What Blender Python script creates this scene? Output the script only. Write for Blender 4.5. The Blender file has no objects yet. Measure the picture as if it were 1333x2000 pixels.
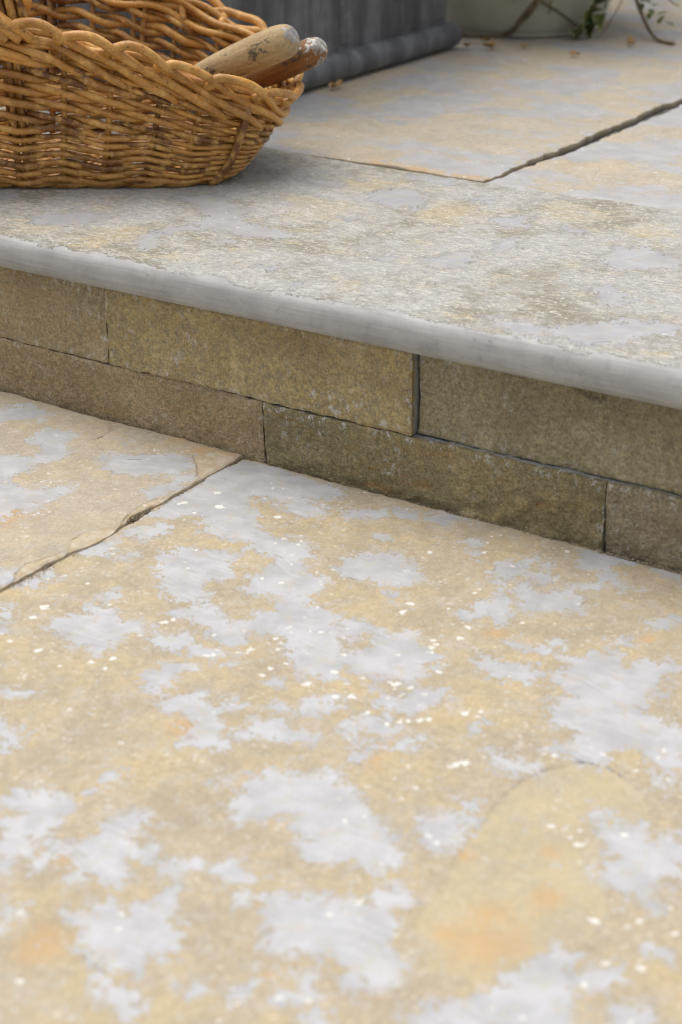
import bpy, math, random
import numpy as np
from mathutils import Vector, Matrix

# ---------------------------------------------------------------- camera, world, sun
sc = bpy.context.scene
cd = bpy.data.cameras.new('camera'); cam = bpy.data.objects.new('camera', cd)
sc.collection.objects.link(cam); sc.camera = cam
cd.sensor_fit = 'VERTICAL'; cd.sensor_height = 36.0; cd.lens = 61.67
cd.clip_start = .05; cd.clip_end = 500
R_ = Vector((0.838612171448533, 0.5447275677549989, -0.001225898078680686)); U_ = Vector((-0.22537939728515866, 0.34902032724241866, 0.9096092229364066)); F_ = Vector((-0.49591708296625037, 0.7625330734462066, -0.4154630654136744))
m = Matrix((R_, U_, -F_)).transposed().to_4x4(); m.translation = Vector((0.6, -1.3796846126341302, 0.7175239660162014))
cam.matrix_world = m
cd.dof.use_dof = True; cd.dof.focus_distance = 1.86; cd.dof.aperture_fstop = 5.6

SUN_EL, SUN_AZ = 71.0, 282.0        # azimuth clockwise from +Y (north)
w = bpy.data.worlds.new('World'); sc.world = w; w.use_nodes = True
nt = w.node_tree; nt.nodes.clear()
sky = nt.nodes.new('ShaderNodeTexSky'); sky.sky_type = 'NISHITA'; sky.sun_disc = False
sky.sun_elevation = math.radians(SUN_EL); sky.sun_rotation = math.radians(SUN_AZ)
sky.air_density = 1.0; sky.dust_density = 4.0; sky.ozone_density = .6
bg = nt.nodes.new('ShaderNodeBackground'); bg.inputs[1].default_value = .15
wo = nt.nodes.new('ShaderNodeOutputWorld')
hs = nt.nodes.new('ShaderNodeHueSaturation'); hs.inputs['Saturation'].default_value = .35      # cloud-greyed sky
nt.links.new(sky.outputs[0], hs.inputs['Color']); nt.links.new(hs.outputs[0], bg.inputs[0]); nt.links.new(bg.outputs[0], wo.inputs[0])
ld = bpy.data.lights.new('sun', 'SUN'); ld.energy = 1.5; ld.angle = math.radians(70); ld.color = (1, .965, .90)
sun = bpy.data.objects.new('sun', ld); sc.collection.objects.link(sun)
_a, _e = math.radians(SUN_AZ), math.radians(SUN_EL)
sd = Vector((math.sin(_a)*math.cos(_e), math.cos(_a)*math.cos(_e), math.sin(_e)))
sun.rotation_euler = sd.to_track_quat('Z', 'Y').to_euler(); sun.location = sd*8
sc.view_settings.view_transform = 'Standard'; sc.view_settings.look = 'None'
sc.view_settings.exposure = .40; sc.view_settings.gamma = 1

sc.render.engine = 'CYCLES'
sc.cycles.pixel_filter_type = 'BLACKMAN_HARRIS'; sc.cycles.filter_width = 1.05
ZT = .19637                          # top of the upper terrace

# ---- outlines of the stone patches in world units of 0.1 mm (x, y)
GREY_RIGHT=[[(-4203,-548),(-4181,-128),(-3852,-80),(-3471,-116),(-3143,-179),(-2868,-155),(-2730,-368),(-2930,-498),(-2981,-605),(-2708,-649),(-2629,-814),(-2760,-934),(-2958,-955),(-3186,-848),(-3379,-750),(-3505,-794),(-3410,-993),(-3229,-1094),(-3149,-1292),(-2951,-1442),(-2741,-1443),(-2544,-1384),(-2389,-1418),(-2246,-1588),(-2275,-1736),(-2116,-1887),(-1853,-1904),(-1817,-2124),(-1830,-2312),(-1747,-2434),(-1588,-2389),(-1388,-2488),(-1304,-2657),(-1236,-2669),(-760,-3402),(-946,-3472),(-1080,-3535),(-1374,-3293),(-1544,-3085),(-1751,-3056),(-1944,-3126),(-2109,-3011),(-2034,-2849),(-1920,-2661),(-2060,-2460),(-2242,-2519),(-2408,-2446),(-2469,-2302),(-2438,-2001),(-2486,-1808),(-2649,-1784),(-2859,-1821),(-2937,-1671),(-3175,-1757),(-3426,-1749),(-3511,-1596),(-3718,-1446),(-3919,-1718),(-4082,-1752),(-4179,-1671),(-4109,-1517),(-4184,-1381),(-4191,-1123),(-4176,-845)],[(-3367,-2569),(-3456,-2305),(-3362,-2112),(-3163,-2017),(-2932,-1966),(-2839,-1971),(-2855,-2111),(-2617,-2336),(-2678,-2468),(-2831,-2536),(-2618,-2702),(-2586,-2859),(-2743,-2990),(-2884,-2993),(-3060,-2806),(-3248,-2681)],[(-3429,-3975),(-3287,-3602),(-3347,-3497),(-3122,-3381),(-2962,-3505),(-2752,-3482),(-2646,-3580),(-2716,-3735),(-2757,-3923),(-2683,-4112),(-2769,-4142),(-2852,-4011),(-3052,-4140),(-3176,-4032)],[(-2669,-3231),(-2630,-3062),(-2421,-2927),(-2240,-2983),(-1980,-3039),(-1833,-3054),(-1810,-3310),(-1934,-3470),(-2056,-3416),(-2249,-3268),(-2460,-3209)],[(-2522,-3717),(-2445,-3586),(-2354,-3419),(-2183,-3498),(-2029,-3559),(-1889,-3494),(-1850,-3548),(-1985,-3688),(-2183,-3711),(-2401,-3746)],[(-2165,-4211),(-2156,-3953),(-2022,-3815),(-1908,-3894),(-1972,-4086),(-1878,-4222),(-1915,-4391),(-2000,-4350)],[(-1818,-4448),(-1754,-4264),(-1586,-4179),(-1323,-4293),(-1146,-4498),(-1051,-4659),(-953,-4726),(-1172,-4824),(-1320,-4855),(-1283,-4743),(-1380,-4649),(-1399,-4526),(-1571,-4500),(-1656,-4554)],[(-1096,-4533),(-974,-4432),(-1006,-4249),(-861,-4178),(-678,-4196),(-482,-4203),(-464,-4301),(-711,-4461),(-842,-4480),(-974,-4565)],[(-1040,-4063),(-989,-3959),(-915,-4029),(-950,-4121)],[(-721,-4133),(-811,-3821),(-736,-3677),(-627,-3607),(-541,-3740),(-617,-3929)],[(-1382,-4214),(-1332,-4110),(-1213,-4152),(-1255,-4249)],[(-3021,-4986),(-2906,-4960),(-2757,-4912),(-2789,-5028),(-2965,-5047)],[(-2652,-5382),(-2473,-5401),(-2256,-5438),(-2321,-5567),(-2324,-5677),(-2369,-5685)],[(-3994,-3944),(-3900,-3883),(-3754,-4074),(-3617,-4317),(-3604,-4362)],[(-4104,-2118),(-3975,-1965),(-3824,-1798),(-3680,-1981),(-3793,-2190),(-3989,-2181)],[(-4162,-2761),(-4162,-2428),(-3998,-2323),(-3859,-2565),(-4025,-2737)],[(-3749,-2624),(-3698,-2461),(-3651,-2593)],[(-4150,-3510),(-4091,-3163),(-3998,-3197),(-4018,-3486)],[(-3402,-3327),(-3368,-3156),(-3229,-3216),(-3268,-3416)],[(-1238,-3710),(-1156,-3608),(-1138,-3744)],[(-1800,-3722),(-1665,-3584),(-1642,-3722)],[(-2001,-1492),(-1830,-1316),(-1672,-1117),(-1549,-1135),(-1411,-1271),(-1208,-1360),(-1125,-1522),(-1294,-1734),(-1528,-1752),(-1798,-1803)],[(-1278,-1891),(-1176,-1796),(-1143,-1893),(-1220,-1943)],[(-1314,-2548),(-1228,-2437),(-1128,-2428),(-931,-2494),(-1054,-2546),(-1030,-2748),(-1090,-2893)],[(-913,-2564),(-802,-2411),(-627,-2406),(-438,-2577),(-226,-2623),(-279,-2785),(-208,-2989),(-231,-3113),(-435,-3136),(-703,-3260),(-924,-3150),(-994,-3041),(-880,-2863)],[(-523,-3389),(-492,-3321),(-389,-3447),(-135,-3234),(-37,-3075),(149,-3194),(62,-3367),(-7,-3528),(-183,-3549),(-301,-3626),(-381,-3537)],[(-396,-3962),(-375,-3811),(-257,-3735),(-156,-3670),(-3,-3842),(47,-4072),(6,-4227),(47,-4327),(-85,-4371),(-84,-4157),(-86,-3896),(-239,-3950),(-192,-4097),(-335,-4057)],[(111,-3878),(260,-3782),(315,-3877),(212,-4008)],[(-711,-882),(-563,-659),(-506,-461),(-404,-556),(-476,-825),(-387,-1045),(-472,-1130),(-545,-993),(-561,-1158)],[(-396,-519),(-294,-486),(-252,-648),(-335,-639)],[(-373,-820),(-255,-744),(-138,-823),(-188,-977),(-301,-959)],[(-338,-1284),(-316,-1030),(-88,-1123),(20,-933),(75,-838),(180,-949),(350,-1247),(275,-1296),(111,-1316),(27,-1399),(-41,-1557),(-161,-1520),(-192,-1366)],[(-578,-1875),(-416,-1799),(-517,-1664),(-444,-1470),(-450,-1267),(-310,-1384),(-145,-1624),(-102,-1821),(-162,-1942),(-304,-1727),(-344,-1838),(-463,-1943)],[(-179,-347),(-153,-102),(61,3),(300,-37),(210,-318),(319,-497),(639,-593),(466,-705),(365,-650),(154,-417),(-58,-460)],[(114,-813),(224,-620),(288,-700),(186,-856)],[(485,-78),(791,-68),(873,-261),(708,-184)],[(879,-1131),(972,-1015),(1126,-859),(1164,-947),(1084,-1164),(964,-1214)],[(-25,-2415),(85,-2396),(236,-2452),(413,-2337),(561,-2443),(504,-2603),(265,-2684),(79,-2604)],[(609,-2535),(684,-2363),(697,-2154),(604,-2060),(790,-1862),(887,-1668),(1015,-1794),(1087,-1952),(1211,-1770),(1459,-1661),(1466,-1783),(1386,-1909),(1536,-2202),(1464,-2437),(1596,-2537),(1876,-2627),(2089,-3131),(1895,-3215),(1679,-3059),(1533,-3154),(1536,-3385),(1399,-3453),(1271,-3409),(1084,-3380),(1207,-3191),(1141,-3057),(940,-3052),(886,-2858),(816,-2763),(952,-2580),(829,-2515)],[(114,-2088),(272,-2066),(455,-2000),(395,-1880),(449,-1845),(584,-2021),(731,-2081),(487,-2110),(257,-2128)],[(750,-3660),(850,-3681),(1013,-3661),(1134,-3645),(1198,-3769),(998,-3878),(877,-3853)],[(439,-3421),(506,-3378),(528,-3499)],[(2028,-3334),(2089,-3131),(2157,-3291),(2114,-3439)],[(-1840,-267),(-1632,-25),(-1484,-109),(-1538,-389),(-1701,-355)],[(-2563,-626),(-1928,-216),(-1878,-398),(-2092,-430),(-2255,-642),(-2497,-727)],[(-1183,-569),(-1119,-460),(-914,-854),(-1034,-737)],[(-1996,-892),(-1934,-852),(-1875,-949),(-1941,-958)],[(794,-1569),(921,-1487),(941,-1581),(868,-1628)],[(-1449,-5608),(-1492,-5410),(-1362,-5388),(-1381,-5543)],[(-1849,-6242),(-1891,-6034),(-1703,-5912),(-1449,-5866),(-1341,-5990),(-1364,-6157),(-1305,-6305),(-1399,-6439),(-1276,-6575),(-1309,-6667),(-1258,-6773),(-1317,-6811),(-1737,-6361),(-1691,-6198),(-1793,-6302)],[(-1470,-5841),(-1398,-5755),(-1371,-5816)],[(-1268,-6427),(-1123,-6297),(-1053,-6105),(-1063,-5925),(-986,-5761),(-858,-5716),(-794,-5826),(-807,-5982),(-725,-6111),(-557,-6038),(-556,-6180),(-659,-6247),(-534,-6373),(-510,-6510),(-657,-6521),(-723,-6496),(-758,-6587),(-860,-6653),(-912,-6514),(-1024,-6412),(-1133,-6447),(-1073,-6619),(-1117,-6699),(-1230,-6651),(-1202,-6527)],[(-543,-6224),(-416,-6159),(-246,-5979),(-178,-6040),(-281,-6106),(-271,-6203),(-359,-6260)],[(-117,-6035),(-113,-5893),(-33,-5824),(168,-5953),(137,-6058),(13,-6121)],[(-493,-5287),(-477,-5119),(-560,-4972),(-535,-4811),(-332,-4701),(-137,-4616),(-2,-4570),(570,-5451),(472,-5567),(241,-5540),(225,-5388),(47,-5319),(-58,-5199),(-129,-5321),(-286,-5384),(-291,-5500)],[(-621,-6927),(-543,-6812),(-572,-6700),(-478,-6655),(-313,-6696),(-291,-6617),(-261,-6466),(-207,-6314),(-98,-6426),(5,-6585),(214,-6761),(174,-6908),(128,-7057),(196,-7217),(54,-7193),(-91,-7243),(-221,-7164),(-346,-7093),(-462,-6983)],[(-49,-7318),(58,-7248),(243,-7300),(334,-7436),(346,-7523),(243,-7495),(60,-7447)],[(492,-7082),(487,-6971),(542,-6964),(602,-7096),(536,-7139)],[(-1082,-7063),(-916,-7021),(-834,-7160),(-858,-7255),(-895,-7263)],[(393,-6238),(383,-6049),(538,-5882),(643,-5946),(788,-5787),(1214,-6442),(1074,-6325),(938,-6414),(795,-6492),(676,-6493),(554,-6262)],[(748,-7029),(812,-6931),(752,-6712),(808,-6763),(854,-6989)],[(982,-6621),(1063,-6598),(1313,-6747),(1331,-6886),(1169,-6812),(986,-6931),(1011,-6803),(1130,-6726)],[(195,-6137),(245,-6105),(334,-6228),(276,-6249)],[(-731,-5123),(-661,-5057),(-675,-5135)],[(-214,-4710),(-21,-4585),(115,-4719),(238,-4683),(390,-4884),(599,-4915),(789,-5036),(809,-5181),(942,-5289),(855,-5440),(634,-5449),(472,-5554),(355,-5553)],[(765,-4726),(847,-4589),(1017,-4521),(1135,-4527),(1135,-4732),(1135,-4970),(1021,-5044),(837,-4925)],[(895,-4388),(998,-4321),(1101,-4424),(1016,-4437)],[(619,-5943),(759,-5817),(949,-5766),(931,-5632),(1073,-5504),(1215,-5594),(1168,-5731),(1290,-5896),(1362,-6118),(1317,-6181),(1494,-6164),(1605,-6347),(1530,-6458),(1401,-6480),(1413,-6596),(1284,-6524),(1122,-6372),(943,-6423)],[(1768,-6518),(2081,-6132),(2068,-5889),(2215,-5599),(2252,-5476),(2379,-5493),(2395,-5645),(2510,-5761),(2573,-5967),(2683,-6191),(1883,-6710)],[(1727,-4019),(1714,-3901),(1911,-3942),(1922,-4059),(1790,-4104)],[(1851,-4187),(1953,-4080),(2130,-3945),(2260,-4044),(2389,-3839),(2598,-4331),(2491,-4475),(2582,-4637),(2590,-4793),(2425,-4739),(2215,-4728),(2057,-4528),(2143,-4396),(1993,-4257)],[(2662,-5177),(2862,-5147),(2869,-5209),(2712,-5245)],[(2455,-5607),(2635,-5458),(2707,-5571),(2580,-5747)],[(2774,-5837),(2979,-5674),(3091,-5928),(2880,-6064)],[(1108,-6669),(1311,-6754),(1449,-6933),(1336,-7006)]]
GREY_LEFT=[[(-6388,-1550),(-5982,-1226),(-6055,-1084),(-6322,-1000),(-6422,-736),(-6249,-558),(-5997,-595),(-5938,-881),(-5746,-948),(-5742,-1195),(-5821,-1552),(-5798,-1951),(-5371,-1906),(-5142,-1644),(-5033,-1914),(-5179,-2120),(-5055,-2313),(-5198,-2405),(-5186,-2822)],[(-5370,-955),(-5335,-746),(-5064,-696),(-4893,-523),(-4621,-348),(-4399,-573),(-4425,-830),(-4707,-1012),(-4972,-1183),(-5170,-1131)],[(-4463,-1377),(-4407,-1169),(-4378,-859),(-4293,-744),(-4227,-1053),(-4274,-1368),(-4371,-1430)],[(-7321,-562),(-7022,-228),(-6681,-290),(-6614,-523),(-6863,-683),(-7076,-821)],[(-4575,-3469),(-4370,-3384),(-4218,-3473),(-4200,-3644),(-4304,-3756)],[(-5490,-431),(-5438,-365),(-5369,-385),(-5421,-483)]]
CHIPS=[[(-4613,-342),(-4568,-251),(-4480,-131),(-4151,-169),(-4164,-422),(-4147,-709),(-4229,-763),(-4421,-527)],[(-4171,-2062),(-4251,-1848),(-4282,-1540),(-4229,-1394),(-4121,-1408),(-4138,-1721),(-4096,-2066)],[(-4211,-2800),(-4333,-2604),(-4340,-2431),(-4257,-2274),(-4146,-2150),(-4056,-2400),(-4102,-2680),(-4126,-2843)],[(-4286,-3424),(-4348,-3228),(-4281,-3040),(-4212,-2825),(-4129,-2893),(-4131,-3182),(-4157,-3387),(-4168,-3578)]]
RAISED=[[(-8007,100),(-5919,-109),(-5769,-315),(-5750,-599),(-6032,-617),(-6359,-959),(-6836,-1136)]]
GREY_COPING=[[(-8553,1169),(-8358,1223),(-8143,1077),(-8270,996),(-8428,1035)],[(-7563,569),(-7209,995),(-6733,1103),(-6803,1323),(-6714,856),(-6777,624),(-7089,423),(-7317,340)],[(-6715,2207),(-6380,2565),(-5921,2297),(-5662,2191),(-5362,1725),(-4842,1680),(-4600,1527),(-4654,1312),(-5124,1252),(-5272,1218),(-5484,1267),(-5761,1027),(-5790,702),(-5555,494),(-5586,184),(-5833,316),(-6027,732),(-5944,1033),(-5747,1286),(-5880,1651),(-6251,1948)],[(-5167,982),(-4944,1006),(-5024,836)],[(-4281,408),(-4055,499),(-4091,368)],[(-3666,167),(-3580,222),(-3526,52)],[(-5959,3727),(-5485,3879),(-5280,3563),(-5589,3512)],[(-4900,3591),(-4766,3895),(-4477,4008),(-4195,3829),(-4016,3118),(-4266,3363),(-4356,3169),(-4627,3270)],[(-3148,3411),(-2932,3682),(-2771,3654),(-2632,3231),(-2798,3061),(-3044,3220)],[(-3815,4073),(-3562,4236),(-3474,4011),(-3700,3866)],[(-2671,2592),(-2509,2756),(-2300,2477),(-2437,2273)],[(-3430,1406),(-3180,1510),(-3172,1292),(-3353,1231)],[(-2953,1600),(-2711,2097),(-2458,1808),(-2434,1494),(-2743,1296)],[(-1406,2484),(-1430,3037),(-1155,3214),(-661,2964),(-552,2706),(-871,2447),(-1072,2264)],[(-801,125),(-745,381),(-413,728),(-162,980),(166,1012),(283,737),(-48,438),(-75,167),(-327,4),(-617,71)],[(-1531,235),(-1173,329),(-741,163),(-735,-5),(-1098,-66)],[(-2346,3541),(-2038,3488),(-1994,3270),(-2228,3366)],[(-1105,1618),(-892,1755),(-492,1421),(-598,1068),(-875,1368)],[(-4583,2489),(-4329,2522),(-4392,2353)],[(-5032,4633),(-4371,4748),(-4266,4438),(-4818,4460)]]
FLECKS=[(-3669,-3722,41),(-3624,-3922,32),(-3181,-4356,31),(-2678,-4265,30),(-2568,-4116,30),(-2519,-4274,21),(-2854,-4444,17),(-3630,-1186,46),(-3853,-928,36),(-3005,-1071,35),(-3993,-1295,31),(-4017,-1348,26),(-3758,-1435,30),(-1933,-1738,21),(-1892,-1991,21),(-1666,-2146,21),(-1643,-2436,23),(-1617,-3105,26),(-1540,-3136,20),(-1500,-3243,28),(-1690,-3366,30),(-1756,-3477,19),(-1720,-3453,19),(-1679,-3437,19),(-1954,-3641,30),(-1908,-3596,30),(-1304,-3402,21),(-1367,-3544,25),(-1352,-3675,25),(-889,-3311,32),(-965,-3593,33),(-2315,-1839,17),(-2180,-2207,23),(-2371,-2226,21),(-2609,-3379,31),(-2567,-3307,27),(-3234,-2082,19),(-3088,-1855,17),(-1243,-3182,15),(-667,-3632,25),(-3645,-3172,19),(-3484,-4366,22),(-3211,-3380,18),(-3181,-3125,14),(-2413,-2806,23),(-2634,-3681,15),(-331,-2052,31),(-306,-2253,31),(-468,-2411,26),(-424,-2516,30),(-393,-2590,30),(-160,-2859,30),(-355,-3208,37),(-961,-2106,36),(-984,-1937,32),(-548,-3559,37),(-627,-3270,21),(337,-3305,30),(435,-3228,24),(-23,-3675,28),(18,-3640,28),(93,-3578,28),(148,-3533,30),(-94,-3758,26),(636,-4009,35),(699,-3926,31),(-321,-3708,24),(-601,-1454,21),(-933,-672,29),(-1010,-471,22),(-292,-225,29),(-1360,-961,29),(21,-1724,20),(-199,-2733,17),(-655,-1840,20),(1206,-3472,24),(773,-3782,20),(-1144,-2779,17),(-976,-3030,21),(-228,-3198,29),(-1046,-325,17),(-81,-3224,19),(639,-3999,30),(679,-3941,30),(2315,-5112,34),(2575,-4961,23),(2683,-4733,19),(2564,-5471,26),(2773,-5401,30),(3038,-5513,33),(2819,-4957,23),(1835,-4399,24),(1879,-4379,20),(2541,-5725,25),(1205,-3472,22),(2072,-4126,33),(-427,-7592,27)]
RUST=[(1847,-5705,214),(1578,-5778,84),(1938,-5054,96),(1250,-4935,59),(1723,-4589,50),(1738,-5467,132),(92,-4256,87),(1049,-1404,55),(-88,-2031,88),(854,-6704,46),(-580,-7245,146),(-1388,-4606,121),(-1068,-6440,73),(-1376,-4557,81)]
YELLOW=[(-7149,72,260),(-6239,292,368),(-5116,-20,162),(-4905,2278,470),(-5009,3593,372),(-3537,3161,441),(-2467,3719,352),(-1365,3553,257)]
EDGE_LEFT=[(-4191,-3728),(-4209,-3559),(-4198,-3367),(-4190,-3221),(-4212,-3092),(-4171,-2872),(-4162,-2719),(-4126,-2597),(-4101,-2404),(-4130,-2140),(-4207,-1873),(-4195,-1649),(-4156,-1486),(-4160,-1266),(-4159,-951),(-4177,-670),(-4164,-422),(-4178,-217)]
EDGE_RIGHT=[(-4230,-3692),(-4211,-3511),(-4196,-3246),(-4184,-3181),(-4188,-2965),(-4211,-2804),(-4198,-2628),(-4165,-2527),(-4160,-2281),(-4160,-2021),(-4135,-1847),(-4175,-1587),(-4196,-1285),(-4201,-900),(-4212,-626),(-4194,-350),(-4177,-136)]
CRACK_RIGHT=[[(1152,-4433),(1134,-4147),(1160,-3843),(1213,-3719),(1275,-3611)],[(1373,-3479),(1456,-3411),(1589,-3399),(1754,-3459),(1923,-3558)],[(2063,-4563),(2150,-4658),(2185,-4710)],[(-47,-4351),(103,-4392)],[(-209,-7216),(-56,-7235),(14,-7219)],[(289,-1172),(306,-898),(310,-746)],[(1336,-3431),(1448,-3421)]]
CRACK_LEFT=[[(-5761,-618),(-5752,-469),(-5769,-315),(-5915,-106)],[(-4616,-344),(-4385,-564),(-4246,-773)],[(-5184,-835),(-4991,-723)],[(-5300,-2308),(-5198,-2405),(-5106,-2560),(-5062,-2742)],[(-5079,-517),(-5058,-479)]]
CRACK_COPING=[[(-330,-122),(-214,-22),(-45,-61)],[(-1369,-110),(-1225,-78)],[(-2800,-257),(-2683,-257)],[(278,-94),(461,-95)]]
FLAKE=[[(1152,-4433),(1134,-4147),(1160,-3843),(1218,-3729),(1275,-3611),(1373,-3479),(1476,-3403),(1592,-3406),(1754,-3459),(1923,-3558),(2093,-3740),(2140,-3919),(2001,-4090),(1944,-4289),(2063,-4563),(2177,-4715),(2319,-4950),(2366,-5302),(2235,-5520),(2144,-5808),(1972,-6078),(1655,-6124),(1455,-5925),(1322,-5666),(1326,-5377),(1264,-5194),(1201,-4928),(1168,-4629)]]
# ---------------------------------------------------------------- helpers
def hash2(ix, iy, seed):
    n = (ix*374761393 + iy*668265263 + seed*2147483647*3) & 0xffffffff
    n = ((n ^ (n >> 13))*1274126177) & 0xffffffff
    n = (n ^ (n >> 16)) & 0xffffffff
    return n/4294967295.0
def vnoise(x, y, seed=0):
    x = np.asarray(x, float); y = np.asarray(y, float)
    ix = np.floor(x).astype(np.int64); iy = np.floor(y).astype(np.int64)
    fx = x-ix; fy = y-iy; fx = fx*fx*fx*(fx*(fx*6-15)+10); fy = fy*fy*fy*(fy*(fy*6-15)+10)
    a = hash2(ix, iy, seed); b = hash2(ix+1, iy, seed); c = hash2(ix, iy+1, seed); d = hash2(ix+1, iy+1, seed)
    return (a*(1-fx)+b*fx)*(1-fy)+(c*(1-fx)+d*fx)*fy-.5
def fbm(x, y, seed=0, oct=4):
    s = 0; a = 1
    for k in range(oct):
        s = s+a*vnoise(x*2**k+k*17.3, y*2**k-k*9.1, seed+k*7); a *= .5
    return s
def sstep(a, b, x):
    t = np.clip((x-a)/(b-a), 0, 1); return t*t*(3-2*t)
def seg_dist(X, Y, pts, closed):
    d = np.full(X.shape, 9.0); inside = np.zeros(X.shape, bool); n = len(pts)
    for i in range(n if closed else n-1):
        ax, ay = pts[i]; bx, by = pts[(i+1) % n]
        vx, vy = bx-ax, by-ay; L = vx*vx+vy*vy+1e-12
        t = np.clip(((X-ax)*vx+(Y-ay)*vy)/L, 0, 1)
        d = np.minimum(d, (X-ax-t*vx)**2+(Y-ay-t*vy)**2)
        if closed and ay != by:
            c = ((ay > Y) != (by > Y)) & (X < (bx-ax)*(Y-ay)/(by-ay)+ax)
            inside ^= c
    d = np.sqrt(d)
    return np.where(inside, d, -d) if closed else d
def field(X, Y, polys, m=.03, closed=True):
    """signed distance in metres to the nearest outline (inside positive), clamped"""
    out = np.full(X.shape, -m if closed else m)
    for P in polys:
        P = [(a*1e-4, b*1e-4) for a, b in P]
        x0 = min(a for a, b in P)-m; x1 = max(a for a, b in P)+m; y0 = min(b for a, b in P)-m; y1 = max(b for a, b in P)+m
        k = (X > x0) & (X < x1) & (Y > y0) & (Y < y1)
        if not k.any(): continue
        d = seg_dist(X[k], Y[k], P, closed)
        out[k] = np.maximum(out[k], d) if closed else np.minimum(out[k], d)
    return out
def mesh_obj(name, V, F, mat, parent=None, attrs=None, smooth=True, sharp=None):
    me = bpy.data.meshes.new(name)
    V = np.asarray(V, np.float32); F = np.asarray(F, np.int32)
    me.vertices.add(len(V)); me.vertices.foreach_set('co', V.ravel())
    k = F.shape[1]
    me.loops.add(F.size); me.loops.foreach_set('vertex_index', F.ravel())
    me.polygons.add(len(F)); me.polygons.foreach_set('loop_start', np.arange(0, F.size, k, dtype=np.int32))
    me.polygons.foreach_set('use_smooth', np.full(len(F), smooth))
    me.update(calc_edges=True); me.validate()
    if sharp: me.set_sharp_from_angle(angle=math.radians(sharp))
    for an, av in (attrs or {}).items():
        at = me.attributes.new(an, 'FLOAT_COLOR', 'POINT'); at.data.foreach_set('color', np.asarray(av, np.float32).ravel())
    me.materials.append(mat)
    o = bpy.data.objects.new(name, me); sc.collection.objects.link(o)
    if parent is not None: o.parent = parent
    return o
def tag(o, label, cat, group=None):
    o['label'] = label; o['category'] = cat
    if group: o['group'] = group
    return o
def empty(name, loc=(0, 0, 0)):
    o = bpy.data.objects.new(name, None); o.location = loc; o.empty_display_size = .05
    sc.collection.objects.link(o); return o

class NT:
    def __init__(s, name):
        s.m = bpy.data.materials.new(name); s.m.use_nodes = True
        s.t = s.m.node_tree; s.t.nodes.clear()
        s.out = s.t.nodes.new('ShaderNodeOutputMaterial'); s.b = s.t.nodes.new('ShaderNodeBsdfPrincipled')
        s.t.links.new(s.b.outputs[0], s.out.inputs[0])
        s.co = s.t.nodes.new('ShaderNodeTexCoord').outputs['Object']
    def put(s, sock, v):
        if v is None: return
        if isinstance(v, (int, float)): sock.default_value = v
        elif isinstance(v, tuple): sock.default_value = v if len(v) == len(sock.default_value) else tuple(v)+(1,)
        else: s.t.links.new(v, sock)
    def math(s, op, a, b=None, c=None, clamp=False):
        n = s.t.nodes.new('ShaderNodeMath'); n.operation = op; n.use_clamp = clamp
        for i, v in enumerate((a, b, c)): s.put(n.inputs[i], v)
        return n.outputs[0]
    def noise(s, scale, detail=3, rough=.55, vec=None, dist=0.0, col=False):
        n = s.t.nodes.new('ShaderNodeTexNoise'); s.put(n.inputs['Vector'], vec or s.co)
        n.inputs['Scale'].default_value = scale; n.inputs['Detail'].default_value = detail
        n.inputs['Roughness'].default_value = rough; n.inputs['Distortion'].default_value = dist
        return n.outputs['Color' if col else 0]
    def voro(s, scale, vec=None, rnd=1.0, out='Distance', feat='F1'):
        n = s.t.nodes.new('ShaderNodeTexVoronoi'); n.feature = feat; s.put(n.inputs['Vector'], vec or s.co)
        n.inputs['Scale'].default_value = scale; n.inputs['Randomness'].default_value = rnd
        return n.outputs[out]
    def map(s, scale=(1, 1, 1), rot=(0, 0, 0), loc=(0, 0, 0), vec=None):
        n = s.t.nodes.new('ShaderNodeMapping'); s.put(n.inputs[0], vec or s.co)
        n.inputs['Scale'].default_value = scale; n.inputs['Rotation'].default_value = rot; n.inputs['Location'].default_value = loc
        return n.outputs[0]
    def ramp(s, v, a, b, lo=0.0, hi=1.0, smooth=True):
        n = s.t.nodes.new('ShaderNodeMapRange'); n.interpolation_type = 'SMOOTHSTEP' if smooth else 'LINEAR'
        s.put(n.inputs[0], v); n.inputs[1].default_value = a; n.inputs[2].default_value = b
        n.inputs[3].default_value = lo; n.inputs[4].default_value = hi
        return n.outputs[0]
    def mix(s, f, a, b, mode='MIX'):
        n = s.t.nodes.new('ShaderNodeMix'); n.data_type = 'RGBA'; n.blend_type = mode
        s.put(n.inputs[0], f); s.put(n.inputs[6], a); s.put(n.inputs[7], b); return n.outputs[2]
    def scale(s, col, f):
        n = s.t.nodes.new('ShaderNodeVectorMath'); n.operation = 'SCALE'
        s.put(n.inputs[0], col); s.put(n.inputs[3], f); return n.outputs[0]
    def attr(s, name):
        n = s.t.nodes.new('ShaderNodeAttribute'); n.attribute_name = name
        q = s.t.nodes.new('ShaderNodeSeparateColor'); s.t.links.new(n.outputs['Color'], q.inputs[0])
        return q.outputs[0], q.outputs[1], q.outputs[2], n.outputs['Alpha']
    def xyz(s):
        q = s.t.nodes.new('ShaderNodeSeparateXYZ'); s.t.links.new(s.co, q.inputs[0]); return q.outputs
    def bump(s, h, dist, strength=1.0, nrm=None):
        n = s.t.nodes.new('ShaderNodeBump'); s.put(n.inputs['Height'], h); n.inputs['Distance'].default_value = dist
        n.inputs['Strength'].default_value = strength
        if nrm is not None: s.put(n.inputs['Normal'], nrm)
        return n.outputs[0]
    def fin(s, col, rough, nrm=None, spec=.35):
        s.put(s.b.inputs['Base Color'], col); s.put(s.b.inputs['Roughness'], rough)
        s.b.inputs['Specular IOR Level'].default_value = spec
        if nrm is not None: s.put(s.b.inputs['Normal'], nrm)
        return s.m

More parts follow.
